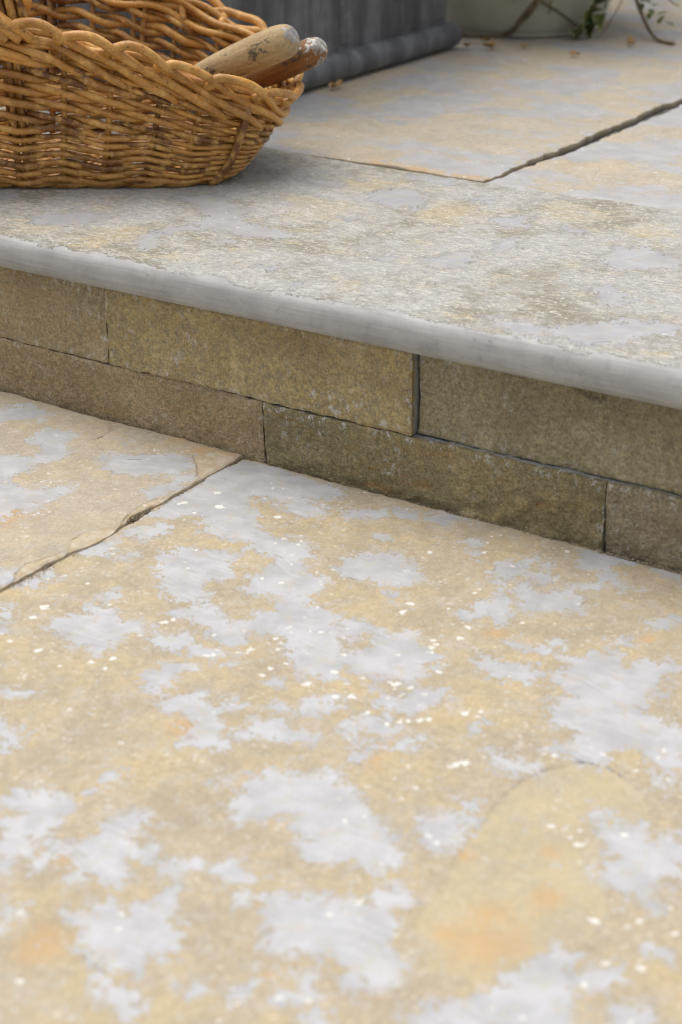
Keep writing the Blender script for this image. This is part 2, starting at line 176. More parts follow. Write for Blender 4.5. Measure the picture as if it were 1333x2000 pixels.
# ---------------------------------------------------------------- materials
GREY = (.412, .409, .415)
def riven_stone(name, off=(0, 0, 0), yellow=1.0, coarse=False, lo=1.0, soft=False):
    """riven limestone: smooth pale grey patches among granular ochre; the patch layout is in attribute fld"""
    s = NT(name); s.co = s.map(loc=off)
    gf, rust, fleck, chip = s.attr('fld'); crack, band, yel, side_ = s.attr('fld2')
    n1 = s.noise(75, 5, .68); n2 = s.noise(300, 3, .65); n0 = s.noise(26, 3, .6)
    e = s.math('ADD', gf, s.math('MULTIPLY', s.math('SUBTRACT', n1, .5), 1.5))
    e = s.math('ADD', e, s.math('MULTIPLY', s.math('SUBTRACT', n2, .5), .62))
    e = s.math('ADD', e, s.math('MULTIPLY', s.math('ADD', s.math('SUBTRACT', n0, .5), .08), .40))
    g = s.ramp(e, .41, .57) if soft else (s.ramp(e, .46, .535) if coarse else s.ramp(e, .475, .515))
    # ochre
    b1 = s.ramp(s.noise(9, 4, .6, s.map(loc=(3, 1, 7))), .36, .64)
    b2 = s.ramp(s.noise(17, 6, .72, s.map(loc=(5, 8, 2))), .40, .62)
    b3 = s.ramp(s.noise(48, 5, .7, s.map(loc=(1, 4, 9))), .50, .68)
    och = s.mix(b1, (.395, .330, .232), (.440, .350, .208))
    och = s.mix(s.math('MULTIPLY', b2, .7), och, (.315, .268, .188))
    och = s.mix(s.math('MULTIPLY', b3, .45), och, (.500, .385, .245))
    if coarse:
        yn = s.ramp(s.math('ADD', s.math('MULTIPLY', yel, .26), s.noise(1, 6, .74, s.map(scale=(26, 50, 26), loc=(3, 3, 3)))), .54, .62)
        och = s.mix(s.ramp(s.noise(7, 3, .6, s.map(loc=(3, 9, 3))), .4, .6), (.270, .250, .190), (.385, .370, .332))
        och = s.mix(s.math('MULTIPLY', yn, .62), och, s.mix(b2, (.50, .425, .29), (.53, .415, .22)))
        och = s.mix(s.math('MULTIPLY', s.ramp(s.noise(11, 6, .7, s.map(loc=(2, 2, 5))), .42, .60), .75), och, (.435, .425, .405))
    veil = s.math('MULTIPLY', s.ramp(s.noise(34, 5, .75, s.map(loc=(7, 2, 6))), .50, .66), .42)
    if not coarse: och = s.mix(veil, och, (.43, .41, .385))
    if yellow < 1: och = s.mix(1-yellow, och, (.41, .385, .35))
    gr = s.noise(360, 3, .75); gr2 = s.noise(130, 5, .75, s.map(loc=(9, 3, 3)))
    k = .62 if coarse else .42
    gf_ = s.math('ADD', s.math('MULTIPLY', s.math('SUBTRACT', gr, .5), k*1.6), s.math('MULTIPLY', s.math('SUBTRACT', gr2, .5), k*1.5))
    och = s.scale(och, s.math('ADD', gf_, 1.0))
    sp = s.math('MULTIPLY', s.ramp(s.voro(150), .32, .16), s.ramp(s.noise(34, 3, .6, s.map(loc=(0, 6, 1))), .46, .64))
    och = s.mix(s.math('MULTIPLY', sp, .45 if not coarse else .7), och, (.68, .64, .56))
    if coarse:
        sp2 = s.ramp(s.noise(190, 4, .8, s.map(loc=(4, 4, 4), scale=(.5, 1.0, 1))), .51, .60)
        och = s.mix(s.math('MULTIPLY', sp2, .50), och, (.66, .63, .56))
        sp3 = s.ramp(s.noise(210, 4, .8, s.map(loc=(14, 4, 4), scale=(.5, 1.0, 1))), .54, .63)
        och = s.mix(s.math('MULTIPLY', sp3, .42), och, (.19, .17, .13))
    dk = s.math('MULTIPLY', s.ramp(s.voro(120, s.map(loc=(2, 0, 4))), .12, .06), s.ramp(s.noise(20, 2, .5, s.map(loc=(8, 0, 1))), .56, .7))
    och = s.mix(s.math('MULTIPLY', dk, .5), och, (.2, .18, .15))
    # grey with scraped strokes
    wv = s.t.nodes.new('ShaderNodeVectorMath'); wv.operation = 'ADD'
    s.put(wv.inputs[0], s.co); s.put(wv.inputs[1], s.scale(s.noise(9, 2, .5, col=True), .06))
    st1 = s.noise(1, 4, .65, s.map(scale=(14, 300, 14), rot=(0, 0, .75), vec=wv.outputs[0]))
    st2 = s.noise(1, 4, .65, s.map(scale=(18, 280, 18), rot=(0, 0, -.5), vec=wv.outputs[0]))
    st = s.math('MULTIPLY', s.ramp(st1, .46, .66), s.ramp(s.noise(26, 2, .5, s.map(loc=(7, 7, 1))), .40, .58))
    st = s.math('MAXIMUM', st, s.math('MULTIPLY', s.ramp(st2, .48, .68), s.ramp(s.noise(18, 2, .5, s.map(loc=(1, 9, 1))), .5, .62)))
    gsh = s.ramp(s.noise(30, 4, .6, s.map(loc=(6, 1, 2))), .35, .65)
    gry = s.mix(gsh, tuple(c*.86 for c in GREY), tuple(c*1.05 for c in GREY))
    gry = s.mix(s.math('MULTIPLY', st, .42), gry, (.51, .51, .52))
    gry = s.mix(s.math('MULTIPLY', s.ramp(s.noise(60, 4, .7, s.map(loc=(3, 3, 0))), .62, .70), .5), gry, (.50, .43, .33))
    gry = s.scale(gry, s.ramp(gr2, .3, .7, .95, 1.05, False))
    if coarse: gry = s.scale(s.mix(s.math('MULTIPLY', s.ramp(s.noise(60, 4, .75, s.map(loc=(8, 2, 2))), .52, .62), .45), gry, (.42, .38, .31)), .93)
    if soft: gry = s.scale(gry, .90)
    col = s.mix(s.math('MULTIPLY', g, .92) if soft else g, och, gry)
    # pale rim of broken crust round the patches
    rim = s.math('MULTIPLY', s.ramp(e, .40, .47), s.ramp(e, .52, .48))
    rim = s.math('MULTIPLY', rim, s.ramp(s.noise(55, 2, .5, s.map(loc=(4, 1, 1))), .48, .62))
    col = s.mix(s.math('MULTIPLY', rim, .6), col, (.60, .52, .40))
    lam = s.math('MULTIPLY', s.math('MULTIPLY', s.ramp(e, .385, .415), s.math('SUBTRACT', 1.0, g)), .38)
    col = s.mix(lam, col, s.mix(n1, (.36, .32, .26), (.52, .47, .39)))
    film = s.math('MULTIPLY', s.math('MULTIPLY', g, s.ramp(s.noise(48, 6, .78, s.map(loc=(11, 3, 0))), .53, .60)), .50)
    col = s.mix(film, col, (.42, .365, .28))
    if not coarse and not soft:
        fk = s.ramp(s.math('ADD', yel, s.math('MULTIPLY', s.math('SUBTRACT', n1, .5), .9)), .38, .62)
        col = s.mix(s.math('MULTIPLY', s.math('MULTIPLY', fk, .42), s.math('SUBTRACT', 1.0, s.math('MULTIPLY', g, .8))), col, s.mix(b2, (.485, .405, .245), (.42, .37, .25)))
    # rust stains
    rn = s.noise(38, 5, .7, s.map(loc=(2, 5, 5)))
    rs = s.ramp(s.math('ADD', rust, s.math('MULTIPLY', s.math('SUBTRACT', rn, .5), 1.7)), .12, 1.15)
    col = s.mix(s.math('MULTIPLY', s.math('MULTIPLY', rs, .64), s.math('SUBTRACT', 1.0, s.math('MULTIPLY', g, .85))), col, (.49, .305, .135))
    # chips and broken edges: cream
    cn = s.ramp(s.noise(70, 4, .65), .35, .7)
    ch = s.ramp(s.math('ADD', chip, s.math('MULTIPLY', s.math('SUBTRACT', n2, .5), .5)), .42, .6)
    col = s.mix(ch, col, s.mix(cn, (.42, .325, .20), (.50, .44, .34)))
    # white flecks
    wf = s.ramp(s.math('ADD', fleck, s.math('MULTIPLY', s.math('SUBTRACT', s.noise(230, 3, .6), .5), 1.7)), .46, .60)
    v = s.t.nodes.new('ShaderNodeTexVoronoi'); wp = s.t.nodes.new('ShaderNodeVectorMath'); wp.operation = 'ADD'
    s.put(wp.inputs[0], s.co); s.put(wp.inputs[1], s.scale(s.noise(170, 3, .6, col=True), .012)); s.put(v.inputs['Vector'], wp.outputs[0]); v.inputs['Scale'].default_value = 105
    wz = s.math('MULTIPLY', s.ramp(v.outputs['Distance'], .27, .20), s.ramp(s.noise(14, 3, .6, s.map(loc=(1, 1, 8))), .50, .60))
    q = s.t.nodes.new('ShaderNodeSeparateColor'); s.put(q.inputs[0], v.outputs['Color'])
    wz = s.math('MULTIPLY', wz, s.ramp(q.outputs[0], .66, .72))
    wa = s.math('MAXIMUM', wf, s.math('MULTIPLY', wz, .85))
    col = s.mix(s.math('MULTIPLY', wa, .9), col, (.70, .675, .62))
    # sawn nose band
    bn = s.ramp(s.math('ADD', band, s.math('ADD', s.math('MULTIPLY', s.math('SUBTRACT', n1, .5), .55), s.math('MULTIPLY', s.math('SUBTRACT', n2, .5), .35))), .49, .53)
    saw = s.noise(1, 4, .6, s.map(scale=(500, 60, 60)))
    sawl = s.noise(1, 4, .6, s.map(scale=(12, 300, 300)))
    gb = s.mix(s.ramp(s.noise(24, 3, .6), .3, .7), (.345, .335, .320), (.420, .410, .392))
    gb = s.scale(gb, s.ramp(saw, .25, .75, .985, 1.015, False)); gb = s.scale(gb, s.ramp(sawl, .35, .65, .90, 1.10, False))
    gb = s.mix(s.math('MULTIPLY', s.ramp(s.noise(40, 5, .75, s.map(loc=(5, 5, 1))), .55, .68), .35), gb, (.24, .225, .205))
    gb = s.scale(gb, s.ramp(gr, .3, .7, .95, 1.05, False))
    col = s.mix(bn, col, gb)
    ck = s.ramp(s.math('ADD', crack, s.math('MULTIPLY', s.math('SUBTRACT', n1, .5), .24)), .945, .985)
    col = s.mix(s.math('MULTIPLY', ck, .8), col, (.16, .13, .10))
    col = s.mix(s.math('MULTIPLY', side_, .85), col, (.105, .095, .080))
    if lo != 1.0: col = s.scale(col, lo)
    nb = s.math('SUBTRACT', 1.0, bn)
    h = s.math('MULTIPLY', s.math('SUBTRACT', s.math('ADD', s.math('MULTIPLY', gr, .5), gr2), .76), s.math('MULTIPLY', s.math('SUBTRACT', 1.0, s.math('MULTIPLY', g, .82)), nb))
    nrm = s.bump(h, .0030 if coarse else .0016, .9)
    h2 = s.math('SUBTRACT', s.math('ADD', s.math('MULTIPLY', s.math('SUBTRACT', 1.0, g), nb), s.math('MULTIPLY', wa, 1.2)), s.math('MULTIPLY', ck, 2.5))
    nrm = s.bump(h2, .0007 if coarse else .00030, 1.0, nrm)
    nrm = s.bump(s.math('ADD', st1, s.math('MULTIPLY', saw, .5)), .00025, .7, nrm)
    return s.fin(col, s.ramp(g, 0, 1, .72, .47), nrm, .4)

def riser_stone(name, c1, c2, c3, off, fine=1.0, salt=.5, rust=0.0):
    s = NT(name); s.co = s.map(loc=off)
    edge, saw, _, _ = s.attr('fld')
    a = s.ramp(s.noise(26, 5, .7), .36, .64); b = s.ramp(s.noise(150, 4, .7, s.map(loc=(3, 3, 3))), .46, .60)
    col = s.mix(a, c1, c2); col = s.mix(s.math('MULTIPLY', b, .8), col, c3)
    col = s.mix(s.math('MULTIPLY', s.ramp(s.noise(9, 4, .6, s.map(loc=(5, 5, 5))), .45, .7), .55), col, tuple(x*.60 for x in c1))
    col = s.mix(s.math('MULTIPLY', s.ramp(s.noise(13, 6, .75, s.map(loc=(1, 8, 5))), .50, .66), .55), col, tuple(min(.6, x*1.28+.045) for x in c2))
    if rust:
        r = s.ramp(s.noise(1, 4, .6, s.map(scale=(14, 30, 60), rot=(0, .35, 0)), 0.8), .56, .70)
        col = s.mix(s.math('MULTIPLY', r, rust), col, (.33, .19, .06))
    gr = s.noise(330, 4, .8); gr2 = s.noise(120, 5, .75)
    col = s.scale(col, s.ramp(gr, .3, .7, .55, 1.50, False)); col = s.scale(col, s.ramp(gr2, .3, .7, .84, 1.16, False))
    sp = s.math('MULTIPLY', s.ramp(s.voro(220), .28, .12), s.ramp(s.noise(60, 3, .6, s.map(loc=(1, 2, 3))), .45, .6))
    col = s.mix(s.math('MULTIPLY', sp, .6), col, (.50, .48, .40))
    sn = s.ramp(s.noise(1, 6, .8, s.map(scale=(120, 120, 80), loc=(7, 7, 7))), .535, .60)
    sz = s.math('ADD', s.ramp(s.noise(17, 4, .65, s.map(loc=(2, 7, 2))), .50, .66), s.math('MULTIPLY', edge, .9), clamp=True)
    col = s.mix(s.math('MULTIPLY', s.math('MULTIPLY', sn, sz), salt), col, (.62, .61, .57))
    grey = s.scale(s.mix(s.ramp(gr2, .3, .7), (.33, .32, .30), (.42, .41, .385)), 1.0)
    col = s.mix(s.ramp(s.math('ADD', saw, s.math('MULTIPLY', s.math('SUBTRACT', gr2, .5), .6)), .45, .55), col, grey)
    h = s.math('ADD', s.math('MULTIPLY', gr, .6), s.math('ADD', gr2, s.math('MULTIPLY', s.noise(45, 5, .7), 2.0)))
    nrm = s.bump(h, .0034*fine, 1.0)
    return s.fin(col, .68, nrm, .35)

def wicker_mat():
    s = NT('wicker'); tone, ph, tip, _ = s.attr('fld')
    v = s.noise(55, 4, .65); v2 = s.noise(210, 4, .7); v3 = s.noise(16, 3, .6)
    col = s.mix(tone, (.15, .055, .011), (.60, .285, .060))
    col = s.mix(s.ramp(v, .42, .70), col, (.66, .375, .105))
    col = s.mix(s.math('MULTIPLY', s.ramp(v3, .52, .70), .5), col, (.20, .070, .014))
    col = s.scale(col, s.ramp(v2, .25, .75, .74, 1.22, False))
    sp = s.math('MULTIPLY', s.ramp(s.voro(95), .20, .08), s.ramp(s.noise(35, 2, .5), .5, .62))
    col = s.mix(s.math('MULTIPLY', sp, .75), col, (.09, .04, .015))
    col = s.mix(tip, col, (.60, .40, .18))
    nrm = s.bump(s.math('ADD', v, v2), .0009, .8)
    return s.fin(col, s.ramp(v, .3, .7, .28, .46), nrm, .5)

def plain(name, col, rough=.7, var=.2, sc_=40, bump=.0006, spec=.35, metal=0):
    s = NT(name); a = s.noise(sc_, 5, .65); b = s.noise(sc_*6, 3, .6)
    c = s.mix(s.ramp(a, .35, .65), tuple(x*(1-var) for x in col), tuple(min(1, x*(1+var)) for x in col))
    c = s.scale(c, s.ramp(b, .3, .7, 1-var*.5, 1+var*.5, False))
    s.b.inputs['Metallic'].default_value = metal
    return s.fin(c, rough, s.bump(s.math('ADD', a, b), bump, .8), spec)

def lead_mat():
    s = NT('lead_grey'); st = s.noise(1, 5, .65, s.map(scale=(14, 14, 2.2))); b = s.noise(40, 4, .65)
    c = s.mix(s.ramp(st, .36, .66), (.075, .075, .077), (.185, .186, .190))
    c = s.scale(c, s.ramp(b, .3, .7, .82, 1.2, False))
    c = s.mix(s.math('MULTIPLY', s.ramp(s.noise(11, 4, .7), .60, .74), .45), c, (.25, .25, .255))
    return s.fin(c, .55, s.bump(b, .001, .7), .4)

def handle_mat(name, c1, c2, paint, c_end):
    """worn wooden tool handle; local x runs along the handle, the butt is at x = 0"""
    s = NT(name); x = s.xyz()[0]
    g = s.noise(1, 5, .65, s.map(scale=(14, 170, 170))); a = s.noise(42, 4, .65); b = s.noise(240, 4, .7)
    col = s.mix(s.ramp(g, .35, .65), c1, c2); col = s.mix(s.math('MULTIPLY', s.ramp(a, .5, .7), .5), col, tuple(v*.72 for v in c1))
    col = s.scale(col, s.ramp(b, .3, .7, .86, 1.14, False))
    dk = s.ramp(s.noise(75, 5, .7, s.map(loc=(3.3, 1, 2), scale=(.6, 1, 1))), .585, .635)
    col = s.mix(s.math('MULTIPLY', dk, .85), col, (.055, .045, .035))
    e = s.math('ADD', s.ramp(x, -paint, 0.0, 0, .62, False), s.math('MULTIPLY', s.math('SUBTRACT', s.noise(62, 5, .7, s.map(loc=(1, 1, 1))), .5), 1.7))
    e = s.ramp(e, .44, .54)
    pc = s.mix(s.ramp(s.noise(130, 4, .7), .40, .62), (.25, .23, .20), c_end)
    col = s.mix(s.math('MULTIPLY', e, .95), col, pc)
    return s.fin(col, .5, s.bump(s.math('ADD', a, s.math('ADD', s.math('MULTIPLY', e, .5), b)), .0008, .9), .4)

# ---------------------------------------------------------------- slabs
def cum(*segs):
    out = []
    for a, b, st in segs:
        n = max(1, int(round((b-a)/st))); out += [a+(b-a)*i/n for i in range(n)]
    out.append(segs[-1][1]); return np.array(out)

def slab(name, xs, ys, z, mat, thick=.034, seed=1, edges=(None,)*4, rough=.0010, wav=.0016, polys=None, chips=None,
         raised=None, flecks=None, rust=None, cracks=None, yell=None, band=None, auto=.5, zfun=None, flake=None, ridge=.0003):
    """one paving stone as a closed mesh: top grid, ragged arrises, broken sides. edges = (left, right, near, far) offset functions"""
    nx, ny = len(xs), len(ys)
    X0 = np.concatenate([[xs[0]]*3, xs, [xs[-1]]*3]); Y0 = np.concatenate([[ys[0]]*3, ys, [ys[-1]]*3])
    lx = np.array([3, 2, 1]+[0]*nx+[1, 2, 3]); ly = np.array([3, 2, 1]+[0]*ny+[1, 2, 3])
    X, Y = np.meshgrid(X0, Y0, indexing='ij'); LX, LY = np.meshgrid(lx, ly, indexing='ij'); ring = np.maximum(LX, LY)
    # ragged outline
    def en(t, sd_): return wav*2*fbm(t*9, t*0+sd_, seed+sd_, 3)+wav*.9*fbm(t*110, t*0+sd_, seed+50+sd_, 4)
    f = edges
    dl = en(Y, 1) if f[0] is None else f[0](Y); dr = en(Y, 2) if f[1] is None else f[1](Y)
    dn = en(X, 3) if f[2] is None else f[2](X); df = en(X, 4) if f[3] is None else f[3](X)
    W = .025
    wl = np.clip(1-(X-xs[0])/W, 0, 1); wr = np.clip(1-(xs[-1]-X)/W, 0, 1); wn = np.clip(1-(Y-ys[0])/W, 0, 1); wf = np.clip(1-(ys[-1]-Y)/W, 0, 1)
    XX = X+dl*wl+dr*wr; YY = Y+dn*wn+df*wf
    # levels of the broken side
    out2 = .0012*fbm((X+Y)*90, ring*3.1, seed+9, 3)*(ring == 2)
    sx = np.where(LX >= 1, np.sign(X-(xs[0]+xs[-1])/2), 0); sy = np.where(LY >= 1, np.sign(Y-(ys[0]+ys[-1])/2), 0)
    XX += sx*(out2+.0006*(ring == 1)); YY += sy*(out2+.0006*(ring == 1))
    dz = np.array([0, -.0015, -.010, -thick])[ring]
    if thick < .02: dz = np.array([0, -.002, -.006, -thick])[ring]
    g = field(XX, YY, polys, .03) if polys else np.full(X.shape, -.03)
    gv = np.clip(.5+g/.02*.5, .17, .9)
    if auto:
        a = np.clip(.5+(fbm(X*7.5, Y*7.5, seed+3, 4)-.22+.0)*auto*3, 0, 1) if auto < .6 else np.clip(.47+fbm(X*10, Y*15, seed+3, 4)*auto*1.3, .05, .9)
        if polys:
            k = auto_mask(XX, YY); gv = gv*(1-k)+a*k
        else: gv = a
    ch = np.zeros(X.shape); drop = np.zeros(X.shape)
    if chips:
        c = field(XX, YY, chips, .02); ch = np.clip(.5+c/.008*.5, 0, 1); drop += .0011*sstep(-.0004, .0006, c+.0012*fbm(X*160, Y*160, seed+2, 3))
    dmin = np.minimum(np.minimum(X-xs[0], xs[-1]-X), np.minimum(Y-ys[0], ys[-1]-Y))
    ew = .0035+.006*np.clip(fbm((X+Y)*24, (X-Y)*24, seed+31, 3), -.5, 1)
    em = sstep(ew, ew*.3, dmin); drop += .0011*em
    ch = np.maximum(ch, np.clip(em*.75, 0, 1)*(.7 if name != 'coping_stone' else 0)); ch = np.where((ring >= 1) & ((name != 'coping_stone') | (Y > .3)), .8, ch)
    if raised: drop -= .0012*sstep(0, .0015, field(XX, YY, raised, .03))*sstep(-1.2, -.75, XX)
    riv = rough*(fbm(X*5, Y*5, seed+11, 3)*1.6+fbm(X*28, Y*28, seed+12, 3)*.55)+ridge*.35*fbm(X*120, Y*120, seed+13, 3)*(1-sstep(.4, .6, gv))
    riv += ridge*(1-sstep(.42, .58, gv))
    ledge = np.floor(fbm(X*3.1, Y*3.1, seed+17, 4)*5)*.0004; riv += ledge
    Z = z+riv-drop+dz
    bd = np.zeros(X.shape)
    if band is not None: bd, Z, YY = band(XX, YY, Z, riv, ring)
    if zfun is not None: Z = zfun(XX, YY, Z)
    fl = np.zeros(X.shape)
    for (a, b, r) in (flecks or []):
        a, b, r = a*1e-4, b*1e-4, r*1e-4*1.05
        k = (np.abs(XX-a) < 3*r+.004) & (np.abs(YY-b) < 3*r+.004)
        d = np.hypot(XX[k]-a, YY[k]-b); fl[k] = np.maximum(fl[k], np.clip(1-.5*d/r, 0, 1))
    def soft(sp, k_=1.0):
        o = np.zeros(X.shape)
        for (a, b, r) in (sp or []): o = np.maximum(o, np.exp(-((XX-a*1e-4)**2+(YY-b*1e-4)**2)/(r*1e-4*k_)**2))
        return o
    ru = soft(rust, 1.5); ye = soft(yell, 1.1)
    if flake:
        fd = field(XX, YY, flake, .02); ye = np.clip(.5+fd/.006*.5, 0, 1); Z = Z-.0012*sstep(-.0004, .0008, fd)*sstep(-.62, -.45, YY)
    ck = np.zeros(X.shape)
    if cracks: ck = 1-np.clip(field(XX, YY, cracks, .012, False)/.012, 0, 1)
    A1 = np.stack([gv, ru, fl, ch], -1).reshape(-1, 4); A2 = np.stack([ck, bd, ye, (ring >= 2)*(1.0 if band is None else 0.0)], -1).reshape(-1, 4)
    V = np.stack([XX, YY, Z], -1).reshape(-1, 3)
    n0, n1 = X.shape
    idx = np.arange(n0*n1).reshape(n0, n1)
    F = np.stack([idx[:-1, :-1], idx[1:, :-1], idx[1:, 1:], idx[:-1, 1:]], -1).reshape(-1, 4)
    y0b = ys[0]+(.03 if band is not None else 0)
    V = np.concatenate([V, [[xs[0], y0b, z-thick], [xs[-1], y0b, z-thick], [xs[-1], ys[-1], z-thick], [xs[0], ys[-1], z-thick]]])
    b0 = n0*n1; F = np.concatenate([F, [[b0, b0+3, b0+2, b0+1]]])
    A1 = np.concatenate([A1, np.tile([[0, 0, 0, 1.]], (4, 1))]); A2 = np.concatenate([A2, np.tile([[0, 0, 0, 0.]], (4, 1))])
    base = np.array([(xs[0]+xs[-1])/2, (ys[0]+ys[-1])/2, 0.])
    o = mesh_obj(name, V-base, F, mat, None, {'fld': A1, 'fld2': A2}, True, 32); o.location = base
    return o
def auto_mask(X, Y):
    """1 outside the ground the photo shows closely, 0 inside"""
    return sstep(.0, .05, np.maximum(np.maximum(X-.30, -.97-X), np.maximum(-.80-Y, Y-.52)))

def edgefun(E, x_ref, side):
    ys = np.array([b*1e-4 for a, b in E]); xs = np.array([a*1e-4 for a, b in E])
    def f(Y): return np.interp(Y, ys, xs)-x_ref+(.0012 if side == 1 else -.0010)+.0016*fbm(Y*130, Y*0+side, 77+side, 4)
    return f
G_ = 'sandy limestone paving slabs'
m_right = riven_stone('riven_limestone_right', (0, 0, 0)); m_left = riven_stone('riven_limestone_left', (2.3, 1.7, 0), .80)
m_cop = riven_stone('riven_limestone_coping', (5.1, .4, 0), 1.0, True, .93); m_up = riven_stone('riven_limestone_upper', (7.7, 3.1, 0), .75, soft=True)
m_other = riven_stone('riven_limestone_other', (11, 6, 0))

ground = mesh_obj('ground', [(-40, -40, -.036), (40, -40, -.036), (40, 40, -.036), (-40, 40, -.036)], [[0, 1, 2, 3]], plain('bedding_sand', (.20, .17, .13), .95, .3, 60), None, None, False)
ground['kind'] = 'structure'

XR, YF = -.4175, -.0035
# right-hand front slab
o = slab('paving_slab', cum((-.4175, -.36, .0013), (-.36, .30, .0022), (.30, .56, .01)), cum((-1.02, -.82, .01), (-.82, -.38, .0022), (-.38, -.0045, .0017)), 0.0, m_right, seed=3, flake=FLAKE,
         edges=(edgefun(EDGE_RIGHT, -.4175, 1), None, None, None), polys=GREY_RIGHT, flecks=FLECKS, rust=RUST, cracks=CRACK_RIGHT, wav=.0022)
tag(o, 'large ochre paving slab in the foreground, blotched with smooth grey patches and white flecks', 'paving slab', G_)
# left-hand front slab
o = slab('paving_slab', cum((-1.40, -.98, .01), (-.98, -.50, .0022), (-.50, -.4175, .0011)), cum((-1.02, -.60, .01), (-.60, -.38, .0022), (-.38, -.0045, .0015)), .0035, m_left, seed=9,
         edges=(None, edgefun(EDGE_LEFT, -.4175, 2), None, None), polys=GREY_LEFT, chips=CHIPS, raised=RAISED, cracks=CRACK_LEFT, rust=[(-4350, -200, 150), (-4600, -160, 120), (-5000, -80, 90), (-5300, -2500, 260)], wav=.0026)
tag(o, 'lower paving slab left of the dark diagonal joint, with a chipped cream edge', 'paving slab', G_)
lows = [(-2.4, -1.41, -1.02, -.0035), (.57, 1.5, -1.02, -.0035), (-1.40, -.42, -2.0, -1.03), (-.41, .56, -2.0, -1.03), (.57, 1.5, -2.0, -1.03), (-2.4, -1.41, -2.0, -1.03)]
tl = ['at the far left end of the lower paving', 'at the right end of the lower paving', 'nearest row, second from the left', 'nearest row, below the blotched slab', 'nearest row, at the right end', 'nearest row, at the far left end']
for k, (a, b, c, d) in enumerate(lows):
    o = slab('paving_slab', cum((a, b, .012)), cum((c, d, .012)), 0.0, m_other, seed=20+k)
    tag(o, 'ochre and grey paving slab '+tl[k], 'paving slab', G_)

# ---------------------------------------------------------------- the step
YN, YJ = -.022, .4795
def nose(XX, YY, Z, riv, ring):
    """wrap the near strip of the grid round a bullnose; YY near YN is the strip"""
    t = (YY-YN)/.05                      # strip is .05 deep in parameter space, 0 = underside back, 1 = top
    th = .0378; a = .0150; flat = YN+.0150
    ang = np.clip(t, 0, 1)
    s = ang*(.014+math.pi*.017+.010)     # arc length along the profile: underside, curve, top
    y = np.empty_like(YY); z = np.empty_like(YY)
    L0, L1 = .014, .014+math.pi*.017
    k0 = s < L0; k1 = (s >= L0) & (s < L1); k2 = s >= L1
    y[k0] = YN+a+(L0-s[k0]); z[k0] = ZT-th
    ph = (s-L0)/(L1-L0)*math.pi-math.pi/2
    cph = np.cos(ph); sph = np.sin(ph)
    ys_ = YN+a-a*np.abs(cph)**.86; zs_ = ZT-th/2+th/2*np.sign(sph)*np.abs(sph)**.86
    y[k1] = ys_[k1]; z[k1] = zs_[k1]
    y[k2] = YN+a+(s[k2]-L1); z[k2] = ZT
    inside = t < 1
    Yn = np.where(inside, y, YY-.05+.010+a)
    w = sstep(YN+.013, YN+.030, Yn)*(~inside | k2)
    Zn = np.where(inside, z, ZT)+w*(Z-ZT)+(~inside)*0
    Zn = np.where(inside & ~k2, z+.00025*fbm(XX*30, t*6, 5, 3), Zn)
    bd = np.clip(.5+((YN+.0098)+.0046*fbm(XX*22, XX*0, 91, 4)*2-Yn)/.012*.5, 0, 1)
    bd = np.where(inside & ~k2 & (z < ZT-.004), 1, bd)
    Zn = Zn+.0009*(bd < .5)*(~inside | k2)
    ringfar = (ring >= 1)
    Zn = np.where(ringfar & ~inside, np.minimum(Z, Zn), Zn)
    return bd, Zn, Yn
def coping(x0, x1, fine, seed, label):
    st = .0022 if fine else .012
    ysv = np.concatenate([np.linspace(YN, YN+.05, 40, endpoint=False), cum((YN+.05, .10, st), (.10, YJ+.025, .0035 if fine else .012))])
    xsv = cum((x0, -.98, .01), (-.98, .22, .0024), (.22, x1, .01)) if fine else cum((x0, x1, .012))
    o = slab('coping_stone', xsv, ysv, ZT, m_cop, thick=.0378, seed=seed, edges=(None, None, lambda X: X*0, None), polys=[[(a, b+250) for a, b in P] for P in GREY_COPING] if fine else None,
             cracks=[[(a, b+250) for a, b in P] for P in CRACK_COPING] if fine else None, yell=[(a, b+250, r) for a, b, r in YELLOW], band=nose, rough=.0008, auto=.5)
    tag(o, label, 'coping stone', 'bullnosed coping stones of the step')
coping(-1.62, .70, True, 41, 'long coping stone with a sawn grey bullnose, in front of the wicker basket')
coping(.704, 2.2, False, 43, 'coping stone at the right end of the step')
coping(-2.9, -1.624, False, 47, 'coping stone at the left end of the step')

def box_arr(x0, x1, y0, y1, z0, z1):
    V = [(x, y, z) for z in (z0, z1) for y in (y0, y1) for x in (x0, x1)]
    F = [[0, 2, 3, 1], [4, 5, 7, 6], [0, 1, 5, 4], [2, 6, 7, 3], [0, 4, 6, 2], [1, 3, 7, 5]]
    return V, F
V, F = box_arr(-2.9, 2.2, .034, 4.6, -.03, ZT-.042)
o = mesh_obj('terrace_base', V, F, plain('mortar', (.16, .145, .12), .95, .25, 60), None, None, False); o['kind'] = 'structure'
V, F = box_arr(-.409, -.380, .487, 2.2, ZT-.042, ZT-.012)
o = mesh_obj('joint_mortar', V, F, plain('grey_mortar', (.15, .14, .125), .95, .45, 90, .006), None, None, False); o['kind'] = 'structure'

